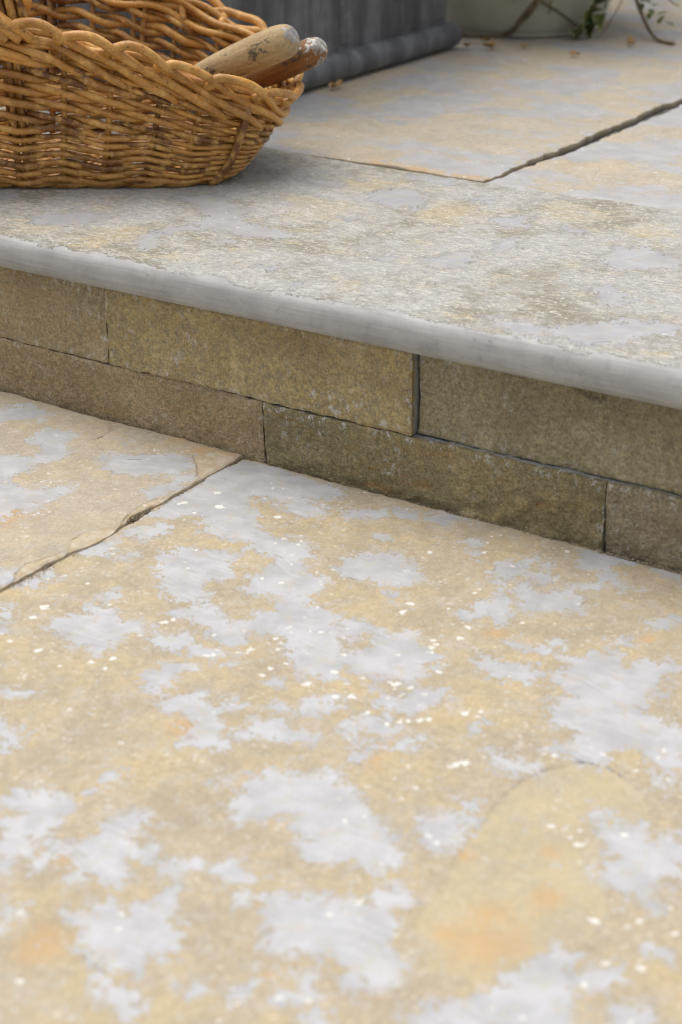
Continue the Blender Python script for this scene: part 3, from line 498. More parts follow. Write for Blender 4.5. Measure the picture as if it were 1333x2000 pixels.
def riser(x0, x1, z0, z1, y0, mat, seed, label, relief=.0012, st=.0024, notch=None, low_rough=0):
    xs = cum((x0, x1, st)); zs = cum((z0, z1, st))
    X0 = np.concatenate([[x0]*3, xs, [x1]*3]); Z0 = np.concatenate([[z0]*3, zs, [z1]*3])
    lx = np.array([3, 2, 1]+[0]*len(xs)+[1, 2, 3]); lz = np.array([3, 2, 1]+[0]*len(zs)+[1, 2, 3])
    X, Z = np.meshgrid(X0, Z0, indexing='ij'); LX, LZ = np.meshgrid(lx, lz, indexing='ij'); ring = np.maximum(LX, LZ)
    e = lambda t, k: .0007*2*fbm(t*14, t*0+k, seed+k, 3)+.0014*fbm(t*110, t*0+k, seed+60+k, 4)
    W = .015
    XX = X+e(Z, 1)*np.clip(1-(X-x0)/W, 0, 1)+e(Z, 2)*np.clip(1-(x1-X)/W, 0, 1)
    ZZ = Z+e(X, 3)*np.clip(1-(Z-z0)/W, 0, 1)+e(X, 4)*np.clip(1-(z1-Z)/W, 0, 1)
    relief *= 2.0; rel = relief*(fbm(X*8, Z*8, seed, 3)*1.3+fbm(X*45, Z*45, seed+1, 4)*.9+.35*fbm(X*170, Z*170, seed+2, 3))
    rel += np.floor(fbm(X*7, Z*11, seed+5, 4)*4)*relief*.3
    if low_rough: rel += low_rough*sstep(z0+.055, z0+.02, Z)*(fbm(X*40, Z*60, seed+7, 4)*1.6-.35)*-1
    dm = np.minimum(np.minimum(X-x0, x1-X), np.minimum(Z-z0, z1-Z))
    ew = .0022+.004*np.clip(fbm(X*30, Z*30, seed+8, 3), -.4, 1)
    rel += .0011*sstep(ew, ew*.2, dm)
    YY = y0+rel*1.0+np.array([0, .0010, .009, .031])[ring]
    if notch:
        for (a, b, ra, rb, dp) in notch:
            YY += dp*(ring == 0)*sstep(1.0, .75, np.hypot((X-a)/ra, (Z-b)/rb)+.35*fbm(X*90, Z*90, seed+4, 3))
    V = np.stack([XX, YY, ZZ], -1).reshape(-1, 3); n0, n1 = X.shape
    idx = np.arange(n0*n1).reshape(n0, n1)
    F = np.stack([idx[:-1, :-1], idx[1:, :-1], idx[1:, 1:], idx[:-1, 1:]], -1).reshape(-1, 4)
    V = np.concatenate([V, [[x0, y0+.0312, z0], [x1, y0+.0312, z0], [x1, y0+.0312, z1], [x0, y0+.0312, z1]]]); b0 = n0*n1
    F = np.concatenate([F, [[b0, b0+3, b0+2, b0+1]]])
    A = np.stack([1-np.clip(dm/.012, 0, 1), (ring >= 2)*1.0, X*0, X*0+1], -1).reshape(-1, 4); A = np.concatenate([A, np.tile([[0, 1, 0, 1.]], (4, 1))])
    base = np.array([(x0+x1)/2, 0, z0]); o = mesh_obj('riser_stone', V-base, F, mat, None, {'fld': A}, True, 38); o.location = base
    return tag(o, label, 'riser stone', 'stones of the two-course step riser')
r_u1 = riser_stone('riser_tan', (0.361, 0.280, 0.152), (0.321, 0.255, 0.142), (0.292, 0.239, 0.141), (1, 0, 0), .8, .7, .35)
r_u2 = riser_stone('riser_yellow', (0.431, 0.327, 0.145), (0.386, 0.299, 0.142), (0.285, 0.247, 0.147), (4, 1, 0), .9, .7, .1)
r_u3 = riser_stone('riser_olive', (0.353, 0.295, 0.168), (0.398, 0.336, 0.199), (0.292, 0.247, 0.145), (8, 2, 0), 1.3, .6)
r_l1 = riser_stone('riser_brown', (0.305, 0.224, 0.120), (0.333, 0.249, 0.135), (0.255, 0.195, 0.109), (2, 5, 0), .7, .4, .25)
r_l2 = riser_stone('riser_rusty_olive', (0.292, 0.239, 0.118), (0.332, 0.259, 0.124), (0.247, 0.210, 0.116), (6, 6, 0), 1.5, 1.0, .6)
r_l3 = riser_stone('riser_dark', (0.285, 0.231, 0.142), (0.312, 0.255, 0.162), (0.247, 0.204, 0.130), (9, 9, 0), 1.3, .8)
ZU = ZT-.0378-.0015
riser(-1.18, -.6005, .0695, ZU, .0002, r_u1, 101, 'tan riser stone of the upper course, at the left under the basket', .0009, notch=[(-.612, .148, .020, .016, .003), (-.604, .118, .004, .02, .002)])
riser(-.5975, -.2135, .0690, ZU, -.0024, r_u2, 102, 'long yellow riser stone in the middle of the upper course', .0008, notch=[(-.214, .10, .003, .006, .002), (-.2135, .14, .0035, .012, .002)])
riser(-.2105, .285, .0695, ZU, .0062, r_u3, 103, 'grainy olive riser stone of the upper course, at the right', .0011, notch=[(-.03, ZU-.004, .02, .012, .004)])
riser(-.96, -.3940, -.03, .0680, .0006, r_l1, 104, 'brown riser stone of the lower course, behind the chipped left slab', .0008)
riser(-.3915, -.0044, -.03, .0675, -.0018, r_l2, 105, 'rough olive riser stone with rusty streaks and a pale top edge, lower course', .0013, low_rough=.0035)
riser(-.0036, .44, -.03, .0680, .0002, r_l3, 106, 'dark brown riser stone at the right end of the lower course', .0012, low_rough=.003)
riser(.443, .95, -.03, .068, 0, r_u3, 107, 'olive riser stone outside the right of the view, lower course', st=.008)
riser(.288, .8, .0695, ZU, 0, r_u1, 108, 'tan riser stone outside the right of the view, upper course', st=.008)
riser(-1.5, -.963, -.03, .068, 0, r_u1, 109, 'tan riser stone outside the left of the view, lower course', st=.008)
riser(-1.7, -1.183, .0695, ZU, 0, r_l1, 110, 'brown riser stone outside the left of the view, upper course', st=.008)

# sand and grit caught in the joints
gr_ = random.Random(5); GV = []; GF = []
ICO = np.array([(0, 0, 1), (.9, 0, .3), (.2, .85, .35), (-.8, .4, .3), (-.7, -.6, .25), (.3, -.9, .3), (.1, 0, -.8)])
IF = [(0, 1, 2), (0, 2, 3), (0, 3, 4), (0, 4, 5), (0, 5, 1), (6, 2, 1), (6, 3, 2), (6, 4, 3), (6, 5, 4), (6, 1, 5)]
def grit(x, y, z, r):
    a = gr_.uniform(0, 6.28); c, s_ = math.cos(a), math.sin(a); P = ICO*np.array([r, r*gr_.uniform(.5, 1), r*gr_.uniform(.4, .8)])
    P = np.stack([P[:, 0]*c-P[:, 1]*s_, P[:, 0]*s_+P[:, 1]*c, P[:, 2]], 1)*(1+.25*np.array([[gr_.uniform(-1, 1)] for _ in range(7)]))
    n = len(GV)*7; GV.append(P+(x, y, z)); GF.extend([(n+a_, n+b_, n+c_) for a_, b_, c_ in IF])
for k in range(2600):
    x = gr_.uniform(-1.0, .35); d = abs(gr_.gauss(0, .0028)); zz = .0002 if x > -.4175 else .004
    grit(x, -.0016-d, zz-.0012+gr_.random()*.0008+(-.003 if d < .002 else 0), gr_.uniform(.0006, .0017))
for k in range(500):
    y = gr_.uniform(-.36, -.01); grit(-.4165+gr_.gauss(0, .0030), y, .0004, gr_.uniform(.0005, .0012))
o = mesh_obj('joint_grit', np.concatenate(GV), GF, plain('grit', (.26, .21, .14), .9, .5, 300), None, None, False); o['kind'] = 'stuff'

# ---------------------------------------------------------------- upper slabs
def gapA(Y): return -.0032*fbm(Y*45, Y*0, 5, 4)*2-.0022
def gapB(Y): return .0030+.0190*sstep(.47, .80, Y)+.0036*fbm(Y*45, Y*0, 8, 4)*2
xa = cum((-1.62, -1.35, .012), (-1.35, -.408, .0038)); ya = cum((.4835, 1.3, .0038), (1.3, 2.2, .012))
def zA(X, Y, Z): return np.where(Y < .495, Z-.0022*(fbm(X*40, X*0, 3, 3)+.2)*sstep(.495, .486, Y), Z)
o = slab('paving_slab', xa, ya, ZT-.001, m_up, seed=61, edges=(None, gapA, lambda X: .0026*fbm(X*30, X*0, 6, 4)*2+.0064, None), auto=1.0, zfun=zA,
         rust=[(-4420, 4900, 260), (-5000, 4920, 240), (-5600, 4890, 170)])
tag(o, 'terrace paving slab behind the coping, left of the diagonal joint, under the lead planter', 'paving slab', G_)
o = slab('paving_slab', cum((-.405, .45, .0038), (.45, .6, .01)), cum((.4815, 1.3, .0038), (1.3, 2.2, .012)), ZT-.0005, m_up, seed=62, edges=(gapB, None, lambda X: .0005*fbm(X*22, X*0, 6, 3), None), auto=1.0,
         cracks=[[(-3750, 9000), (-3350, 9150), (-2900, 9080), (-2400, 9300)]])
tag(o, 'terrace paving slab to the right of the wide diagonal joint', 'paving slab', G_)
for k, (a, b, c, d, t) in enumerate([(.605, 1.9, .483, 2.2, 'at the right end of the terrace'), (-2.9, -1.625, .483, 2.2, 'at the left end of the terrace, behind the planter'),
                                (-1.62, -.41, 2.204, 3.6, 'in the back row behind the cream pot'), (-.405, .6, 2.204, 3.6, 'in the back row at the right')]):
    o = slab('paving_slab', cum((a, b, .016)), cum((c, d, .016)), ZT-.001, m_up, seed=70+k, auto=1.0)
    tag(o, 'terrace paving slab '+t, 'paving slab', G_)

# ---------------------------------------------------------------- rods
class Rods:
    def __init__(s): s.V = []; s.F = []; s.A = []; s.n = 0
    def add(s, P, R, tone=.5, tip=0, k=8, cap=True):
        P = np.asarray(P, float); n = len(P)
        R = np.broadcast_to(np.asarray(R, float), (n,)).copy()
        T = np.gradient(P, axis=0); T /= np.linalg.norm(T, axis=1)[:, None]+1e-12
        u = np.cross(T[0], [0.13, .21, 1.0]); u /= np.linalg.norm(u); U = [u]
        for i in range(1, n):
            u = u-T[i]*np.dot(u, T[i]); u /= np.linalg.norm(u)+1e-12; U.append(u)
        U = np.array(U); B = np.cross(T, U)
        if cap:
            P = np.concatenate([P[:1], P, P[-1:]]); R = np.concatenate([[R[0]*.02], R, [R[-1]*.02]])
            U = np.concatenate([U[:1], U, U[-1:]]); B = np.concatenate([B[:1], B, B[-1:]]); n += 2
        a = np.arange(k)*2*math.pi/k
        V = P[:, None]+R[:, None, None]*(np.cos(a)[None, :, None]*U[:, None]+np.sin(a)[None, :, None]*B[:, None])
        idx = s.n+np.arange(n*k).reshape(n, k); j = np.roll(idx, -1, axis=1)
        s.F.append(np.stack([idx[:-1], j[:-1], j[1:], idx[1:]], -1).reshape(-1, 4)); s.V.append(V.reshape(-1, 3))
        A = np.zeros((n, k, 4)); A[..., 0] = np.reshape(np.broadcast_to(tone, (n,)) if np.ndim(tone) == 0 else tone, (-1, 1)); A[..., 3] = 1
        if tip: A[:2, :, 2] = tip; A[-2:, :, 2] = tip
        s.A.append(A.reshape(-1, 4)); s.n += n*k
    def build(s, name, mat, parent, base):
        return mesh_obj(name, np.concatenate(s.V)-np.asarray(base), np.concatenate(s.F), mat, parent, {'fld': np.concatenate(s.A)})
def spline(K, n):
    """Catmull-Rom through rows of K"""
    K = np.asarray(K, float); t = np.linspace(0, len(K)-1, n); i = np.clip(t.astype(int), 0, len(K)-2); f = (t-i)[:, None]
    Pm = np.concatenate([[2*K[0]-K[1]], K, [2*K[-1]-K[-2]]]); a, b, c, d = Pm[i], Pm[i+1], Pm[i+2], Pm[i+3]
    return .5*((2*b)+(-a+c)*f+(2*a-5*b+4*c-d)*f*f+(-a+3*b-3*c+d)*f**3)

# ---------------------------------------------------------------- wicker basket
OB = np.array([-.87569, .13879, ZT]); EB = np.array([.84126, .54063, 0]); NB = np.array([-.54063, .84126, 0])
rng = random.Random(7)
NS = 30
def superell(c, a, b, n, N=2400):
    th = np.linspace(0, 2*math.pi, N, endpoint=False)
    x = c[0]+a*np.sign(np.cos(th))*np.abs(np.cos(th))**(2/n); y = c[1]+b*np.sign(np.sin(th))*np.abs(np.sin(th))**(2/n)
    P = np.stack([x, y], 1); Q = np.concatenate([P, P[:1]]); L = np.concatenate([[0], np.cumsum(np.linalg.norm(np.diff(Q, axis=0), axis=1))])
    L /= L[-1]
    return lambda u: np.stack([np.interp(np.mod(u, 1), L, Q[:, 0]), np.interp(np.mod(u, 1), L, Q[:, 1])], -1)
baseC = superell((.008, .103), .262, .105, 5.0); rimC = superell((.006, .112), .336, .154, 3.0)
def zrim(R): return .090+.104*(1-np.clip(np.abs(R[..., 0]-.006)/.336, 0, 1)**1.6)+.034*sstep(.06, .22, R[..., 1])
def wall(v, t, ro=0.0, dz=0.0):
    """v in stake units round the basket, t 0 at the floor to 1 at the rim"""
    v = np.asarray(v, float); u = v/NS; t = np.broadcast_to(np.asarray(t, float), v.shape)
    B = baseC(u); R = rimC(u); g = np.clip(t, 0, 1.2)**.58
    P = B+(R-B)*g[..., None]
    h = 1e-3; D = (rimC(u+h)-rimC(u-h))*.5+(baseC(u+h)-baseC(u-h))*.5; D /= np.linalg.norm(D, axis=-1)[..., None]+1e-12
    N = np.stack([D[..., 1], -D[..., 0]], -1)
    P = P+N*np.broadcast_to(ro, v.shape)[..., None]
    z = zrim(R)*t+dz+.004
    return OB+P[..., :1]*EB+P[..., 1:]*NB+z[..., None]*np.array([0, 0, 1.])
bloc = OB+.01*EB+.105*NB
basket = empty('wicker_basket', tuple(bloc)); tag(basket, 'golden brown wicker basket with a plaited rim, standing on the step', 'basket')
m_wick = wicker_mat()
def tone(): return min(1, max(0, rng.gauss(.52, .32)))
side = Rods()
for k in range(NS):                                          # stakes
    t = np.linspace(.0, .93, 24); tn = tone()*.8
    for q, off in enumerate((-.07, .08) if k % 6 == 5 else (0.0,)):
        v = k+off+.03*rng.gauss(0, 1)+t*.05*rng.gauss(0, 1)
        side.add(wall(v, t, .0), .0042*(1-.15*t), tn, k=7)
zc = lambda v: zrim(rimC(v/NS))
def wale(t0, t1, rows, rad, amp, vee, per=2, slope=.55):
    PH = np.array([0, .22, .65, 1.08, 1.3, 1.48, 1.82, 2.0]); RO = np.array([.0, .8, 1.0, .8, 0, -.85, -.85, 0]); ZO = np.array([.5, .36, .0, -.36, -.5, -.3, .3, .5])
    for r in range(rows):
        tm = t0+(t1-t0)*(r+.5)/rows; h = (t1-t0)/rows
        for s_ in range(2):
            v = -1.0+rng.random()
            while v < NS+.5:
                L = rng.choice([4, 6, 6, 8, 10])+rng.random()*.4; vv = np.arange(v, v+L, .075)
                ph = np.mod(vv+s_+.65, 2.0); ro = np.interp(ph, PH, RO); zo = np.interp(ph, PH, ZO)*slope
                ro = np.convolve(np.pad(ro, 2, 'edge'), [.1, .2, .4, .2, .1], 'valid'); zo = np.convolve(np.pad(zo, 2, 'edge'), [.1, .2, .4, .2, .1], 'valid')
                vz = vee*(1-2*np.abs(np.mod(vv+.0, 2.0)-1.0))
                loc = np.sqrt(np.clip(zc(vv)/.20, .3, 1.1))
                jit = .22*np.interp(vv, np.arange(-3, NS+16), [rng.gauss(0, 1)*.6 for _ in range(NS+19)])
                rr = rad*loc*(1+.10*np.sin(vv*1.3+rng.random()*6))*np.linspace(1.08, .86, len(vv))*rng.uniform(.9, 1.1)
                t_ = tm+h*(zo+jit*.24+vz)
                side.add(wall(vv, t_, ro*amp*loc), rr, tone(), tip=.8, k=8)
                v += L-.35
wale(.02, .42, 7, .0039, .0062, -.38, slope=.28)
wale(.42, .86, 5, .0045, .0078, -.05, slope=.60)
side.build('woven_side', m_wick, basket, bloc)
# plaited border
bd = Rods()
for k in range(NS):
    zl = float(zrim(rimC(np.array(k/NS)))); hb = .045*math.sqrt(zl/.2)
    j = lambda s_: rng.gauss(0, s_)
    K = [(-.12, -.45, -.8), (-.05, -.15, -.3), (.04, .02, .9), (.25, .26+j(.04), 1.35), (.65, .30+j(.04), 1.40), (1.12, .10, 1.15), (1.45, -.12, .45), (1.8, -.24, .2), (2.3, -.40, .75), (2.8, -.56, 1.05), (3.2, -.70, .9), (3.45, -.80, .1)]
    K = np.array([(a+j(.03), b+j(.03), c) for a, b, c in K]); Q = spline(K, 64)
    tn = tone()*.6+.42; 
    v = k+Q[:, 0]
    P = wall(v, 1.0, Q[:, 2]*.0095, (Q[:, 1])*hb-.004)
    P2 = wall(v, np.clip(1+Q[:, 1]*hb/zc(v), 0, 1.2), Q[:, 2]*.0095, -.004)
    bd.add(P2, .0058*math.sqrt(zl/.2)**.6*np.interp(np.linspace(0, 1, 64), [0, .15, .6, 1], [.8, 1.06, 1, .78])*rng.uniform(.93, 1.07), tn, tip=.9, k=10)
for q, (tt, ro) in enumerate(((.86, -.006), (.95, -.007), (.90, .001), (.97, -.001))):
    v = 0
    while v < NS:
        L = rng.uniform(5, 8); vv = np.arange(v, v+L, .1)
        bd.add(wall(vv, tt+.025*np.sin(vv*3.14+q), ro+.003*np.cos(vv*3.14+q)), .0046, tone(), k=8); v += L-.5
# the stout corner rods
for vc in (27.9, 2.1, 12.9, 17.1):
    tq = np.linspace(0, .93, 26); side_v = vc+(.55 if vc < 26 else -.2)*0*tq
    bd.add(wall(vc+0*tq, tq, .0075+.004*np.sin(tq*3.5)-.012*sstep(.78, .93, tq)), .0050, tone(), k=8)
bd.build('plaited_rim', m_wick, basket, bloc)
# floor
fl = Rods()
for q in range(13):
    c = superell((.010, .103), .258*(q+.7)/13, .105*(q+.7)/13, 3.0); vv = np.linspace(0, 1, 240); pp = c(vv)
    z = .010+.002*np.sin(vv*2*math.pi*20+q*math.pi)
    fl.add(OB+pp[:, :1]*EB+pp[:, 1:]*NB+z[:, None]*np.array([0, 0, 1.]), .0045, tone()*.7, k=6, cap=False)
vv = np.linspace(0, NS, 500)
for q in range(2):
    fl.add(wall(vv, .0, .002+.0035*np.sin(vv*math.pi+q*math.pi), .004-.0022*np.cos(vv*math.pi+q*math.pi)), .0050, .35, k=8, cap=False)
for sx in np.linspace(-.21, .23, 9):
    P = OB+sx*EB+np.linspace(.0, .205, 12)[:, None]*NB+np.array([0, 0, .0085]); fl.add(P, .0045, .4, k=6)
fl.build('woven_base', m_wick, basket, bloc)
# handle
hd = Rods()
def arch(off_s, off_r, n=90):
    K = [(.036, -.014, .06), (.037, -.028, .13), (.040, -.037, .185), (.033, -.036, .235), (.010, -.022, .31), (-.012, .03, .40), (-.018, .11, .43), (-.012, .19, .40), (.004, .245, .33), (.022, .272, .25), (.031, .278, .19), (.034, .262, .13), (.036, .235, .06)]
    Q = spline(K, n); c = np.array([.0, .11, .2]); d = Q-c; d[:, 0] = 0; d /= np.linalg.norm(d, axis=1)[:, None]
    Q = Q+d*off_r; Q[:, 0] += off_s
    return OB+Q[:, :1]*EB+Q[:, 1:2]*NB+Q[:, 2:]*np.array([0, 0, 1.])
for a, b in ((-.012, .0), (.0, .002), (.012, .0)):
    hd.add(arch(a, b), .0052, tone(), k=10)
n = 260; tt = np.linspace(0, 1, n)
for q in range(5):
    ph = tt*2*math.pi*6.5+q*2*math.pi/5*.55; A0 = arch(0, 0, n); A1 = arch(1.0, 0, n)-A0; A2 = arch(0, 1.0, n)-A0
    m_ = (tt > .165) & (tt < .835)
    P = A0+A1*(.021*np.cos(ph))[:, None]+A2*(.003+.0135*np.sin(ph))[:, None]
    hd.add(P[m_], .0060, tone()*.6+.35, k=9)
hd.build('handle', m_wick, basket, bloc)

# ---------------------------------------------------------------- garden tools in the basket
def lathe(name, prof, mat, parent=None, k=36, axis='x', wob=0.0, seed=0):
    prof = np.array(prof, float); n = len(prof); a = np.arange(k)*2*math.pi/k
    X = np.repeat(prof[:, :1], k, 1); r = prof[:, 1:2]*np.ones((1, k))
    if wob: r = r*(1+wob*fbm(X*40+seed, np.cos(a)[None]*1.5+np.sin(a)[None]*2.1, seed, 3))
    c, s_ = r*np.cos(a), r*np.sin(a)
    V = np.stack([X, c, s_], -1) if axis == 'x' else np.stack([c, s_, X], -1)
    idx = np.arange(n*k).reshape(n, k); j = np.roll(idx, -1, 1)
    F = np.stack([idx[:-1], idx[1:], j[1:], j[:-1]], -1).reshape(-1, 4)
    return mesh_obj(name, V.reshape(-1, 3), F, mat, parent)
def fine_prof(K, n): return spline(K, n)
def place_axis(o, butt, inner):
    x = (Vector(butt)-Vector(inner)).normalized(); y = Vector((0, 0, 1)).cross(x).normalized(); z = x.cross(y)
    M = Matrix((x, y, z)).transposed().to_4x4(); M.translation = Vector(butt); o.matrix_world = M
m_steel = plain('dull_steel', (.22, .21, .20), .42, .3, 60, .0004, .5, .9)
def tool(name, label, cat, butt, inner, prof, mat, fork):
    t = empty(name); place_axis(t, butt, inner); tag(t, label, cat, 'garden tools lying in the basket')
    lathe('handle', fine_prof(prof, 70), mat, t, 40, 'x', .03, int(butt[1]*1000))
    L = prof[-1][0]
    lathe('ferrule', [(L+.012, 0), (L+.012, .0118), (L-.016, .0112), (L-.03, .0075), (L-.03, 0)], m_steel, t, 24)
    lathe('shank', [(L-.022, .0048), (L-.06, .0042), (L-.068, 0)], m_steel, t, 12)
    R = Rods()
    if fork:
        for y in (-.024, 0, .024): R.add(spline([(L-.060, 0, 0), (L-.067, y*.9, 0), (L-.085, y, 0), (L-.125, y, -.003)], 20), np.linspace(.0034, .0016, 20), .5, k=6)
        R.build('tines', m_steel, t, (0, 0, 0))
    else:
        xs = np.linspace(0, 1, 16); ys = np.linspace(-1, 1, 13); V = []
        for lay in (0, .0012):
            for a in xs:
                wd = .027*(1-.85*max(0, (a-.55)/.45)**2)*min(1, .45+a*3)
                for b in ys: V.append((L-.058-a*.105, b*wd, .007*b*b+lay-.006*math.sin(a*3)))
        na, nb = len(xs), len(ys); F = []
        for lay in (0, 1):
            for i in range(na-1):
                for j_ in range(nb-1):
                    q = lay*na*nb+i*nb+j_; f = [q, q+1, q+nb+1, q+nb]; F.append(f if lay else f[::-1])
        mesh_obj('blade', V, F, m_steel, t)
    return t
PA = [(0, .0001), (.0002, .008), (-.0012, .0125), (-.0045, .0162), (-.011, .0192), (-.022, .0208), (-.045, .0210), (-.08, .0195), (-.11, .0172), (-.135, .0140), (-.15, .0122)]
PB = [(0, .0001), (.0002, .0060), (-.0015, .0105), (-.006, .0145), (-.013, .0168), (-.022, .0176), (-.045, .0180), (-.075, .0172), (-.10, .0155), (-.125, .0130), (-.14, .0118)]
tool('hand_trowel', 'pale worn wooden tool handle with dark stains, sticking out of the basket', 'garden tool', (-.5915, .3557, .3695), (-.7212, .3272, .3134), PA,
     handle_mat('pale_wood', (.34, .232, .108), (.43, .31, .155), .018, (.42, .42, .40)), False)
tool('hand_fork', 'orange-brown tool handle with flaking white paint on its end, in the basket', 'garden tool', (-.5925, .4180, .3490), (-.707, .4017, .2948), PB,
     handle_mat('orange_wood', (.17, .070, .020), (.28, .125, .038), .055, (.62, .61, .57)), True)

# ---------------------------------------------------------------- lead planter
m_lead = lead_mat()
def rbox(name, x0, x1, y0, y1, z0, z1, mat, parent, base, bev=.004, seg=3):
    import bmesh
    bm = bmesh.new(); bmesh.ops.create_cube(bm, size=1)
    for v in bm.verts: v.co = Vector(((x0+x1)/2+v.co.x*(x1-x0)-base[0], (y0+y1)/2+v.co.y*(y1-y0)-base[1], (z0+z1)/2+v.co.z*(z1-z0)-base[2]))
    bmesh.ops.bevel(bm, geom=bm.edges[:], offset=bev, segments=seg, profile=.5, affect='EDGES')
    me = bpy.data.meshes.new(name); bm.to_mesh(me); bm.free(); me.materials.append(mat)
    for p_ in me.polygons: p_.use_smooth = True
    o = bpy.data.objects.new(name, me); sc.collection.objects.link(o); o.parent = parent; return o
pb = (-1.2, .9, ZT); pl = empty('lead_planter', pb); tag(pl, 'weathered dark grey lead planter with a rounded base moulding, behind the basket', 'planter')
rbox('planter_body', -1.50, -.905, .56, 1.268, ZT+.03, ZT+.50, m_lead, pl, pb, .006)
rbox('base_moulding', -1.523, -.882, .537, 1.291, ZT+.0008, ZT+.043, m_lead, pl, pb, .0195, 6)
rbox('rim_moulding', -1.525, -.880, .535, 1.293, ZT+.47, ZT+.515, m_lead, pl, pb, .02, 5)
for yy in (.62, .93, 1.22):
    rbox('raised_strip', -.9085, -.9030, yy, yy+.035, ZT+.05, ZT+.46, m_lead, pl, pb, .004)
rbox('soil', -1.49, -.915, .57, 1.26, ZT+.49, ZT+.503, plain('soil', (.05, .035, .025), .95, .4, 60, .004), pl, pb, .003)

# ---------------------------------------------------------------- cream pot with trailing plant
PC = np.array([-.925, 1.560, ZT]); pot = empty('cream_pot', tuple(PC)); tag(pot, 'cream glazed round plant pot on the terrace beside the lead planter', 'plant pot')
m_pot = plain('cream_glaze', (.40, .38, .29), .28, .08, 14, .0003, .5)
lathe('pot_body', spline([(.001, .0), (.001, .140), (.004, .150), (.03, .163), (.10, .185), (.20, .205), (.27, .212), (.285, .218), (.29, .214), (.285, .204), (.25, .197), (.25, .0)], 80), m_pot, pot, 64, 'z')
lathe('soil', [(.262, .0), (.262, .199), (.255, .2)], plain('pot_soil', (.05, .035, .025), .95, .4, 60, .004), pot, 40, 'z')

m_stem = plain('brown_stem', (.17, .12, .065), .7, .3, 80); 
def leaf_mat(name, c1, c2, edge):
    s = NT(name); t_, _, ed, _ = s.attr('fld'); c = s.mix(t_, c1, c2); c = s.mix(s.math('MULTIPLY', ed, .8), c, edge)
    s.b.inputs['Transmission Weight'].default_value = 0
    return s.fin(c, .5, s.bump(s.noise(300, 3), .0005, .6), .4)
m_leaf = leaf_mat('ivy_leaf', (.022, .050, .010), (.12, .15, .035), (.34, .32, .12))
m_dry = leaf_mat('dry_leaf', (.28, .13, .035), (.36, .21, .07), (.40, .27, .11))
m_dark = leaf_mat('dark_leaf', (.008, .016, .006), (.03, .05, .02), (.03, .05, .02))  # near-black green leaf colours for the shrub
class Leaves:
    def __init__(s): s.V = []; s.F = []; s.A = []; s.n = 0
    def add(s, P, d, up, L, W, tone_, fold=.35, curl=.3):
        """one lobed leaf: 5 stations along the midrib, 5 across"""
        d = np.array(d, float); d /= np.linalg.norm(d); up = np.array(up, float); sx = np.cross(d, up); sx /= np.linalg.norm(sx)+1e-9; up = np.cross(sx, d)
        wd = [.12, .85, 1.0, .62, .05]
        for i in range(5):
            a = i/4
            for j_ in range(5):
                b = (j_-2)/2; e_ = abs(b)
                q = np.array(P)+d*(a*L-.12*L*e_*(i in (1, 2)))+sx*(b*wd[i]*W/2)+up*(fold*e_*wd[i]*W/2-curl*L*a*a+.06*L*math.sin(a*7+b*3))
                s.V.append(q); s.A.append((tone_, 0, 1.0 if e_ == 1 or i in (0, 4) else .0, 1))
        for i in range(4):
            for j_ in range(4):
                q = s.n+i*5+j_; s.F.append([q, q+1, q+6, q+5])
        s.n += 25
    def build(s, name, mat, parent, base):
        return mesh_obj(name, np.array(s.V)-np.asarray(base), s.F, mat, parent, {'fld': np.array(s.A)})
plant = empty('trailing_plant', (PC[0], PC[1], ZT+.26)); tag(plant, 'trailing plant spilling thin stems and a few green leaves over the cream pot', 'plant')
pbz = (PC[0], PC[1], ZT+.26)
def onpot(deg, z, off=.003):
    r = np.interp(z, [0, .004, .03, .10, .20, .27, .285], [.14, .15, .163, .185, .205, .212, .218])+off; a = math.radians(deg)
    return (PC[0]+r*math.cos(a), PC[1]+r*math.sin(a), ZT+z)
st = Rods()
def stem(K, r, n=60): st.add(spline(K, n), np.linspace(r, r*.75, n), rng.random(), k=7)
stem([onpot(-38, .285, .006), onpot(-42, .20, .006), onpot(-47, .12), onpot(-52, .07), onpot(-60, .035), onpot(-70, .004, .004), (PC[0]-.02, PC[1]-.19, ZT+.003)], .0042)
stem([onpot(-36, .285, .006), onpot(-44, .18, .008), onpot(-50, .09, .007), onpot(-54, .05, .006), onpot(-63, .02, .006), onpot(-72, .003, .008)], .0030)
stem([onpot(-49, .10, .004), onpot(-50, .068, .004), onpot(-38, .045, .004), onpot(-25, .022, .004), onpot(-14, .006, .006)], .0022)
stem([onpot(-2, .285, .004), (-.705, 1.58, ZT+.22), (-.712, 1.585, ZT+.13), (-.705, 1.575, ZT+.075), (-.668, 1.545, ZT+.028), (-.630, 1.515, ZT+.004), (-.590, 1.497, ZT+.003)], .0040)
stem([onpot(-20, .285, .004), (-.722, 1.52, ZT+.18), (-.735, 1.50, ZT+.09), (-.745, 1.495, ZT+.045), (-.765, 1.475, ZT+.006)], .0022)
stem([(-.722, 1.52, ZT+.16), (-.700, 1.53, ZT+.09), (-.712, 1.50, ZT+.03), (-.722, 1.47, ZT+.002)], .0012)
stem([(-.712, 1.585, ZT+.13), (-.69, 1.60, ZT+.10), (-.65, 1.60, ZT+.06), (-.625, 1.59, ZT+.05)], .0014)
for k in range(26):
    a = rng.uniform(-90, 60); h = rng.uniform(.08, .25); stem([onpot(a, .287, .004), onpot(a+rng.uniform(-6, 6), .25, .010), onpot(a+rng.uniform(-12, 12), .28-h, .012)], .0018, 20)
st.build('stem', m_stem, plant, pbz)
lv = Leaves()
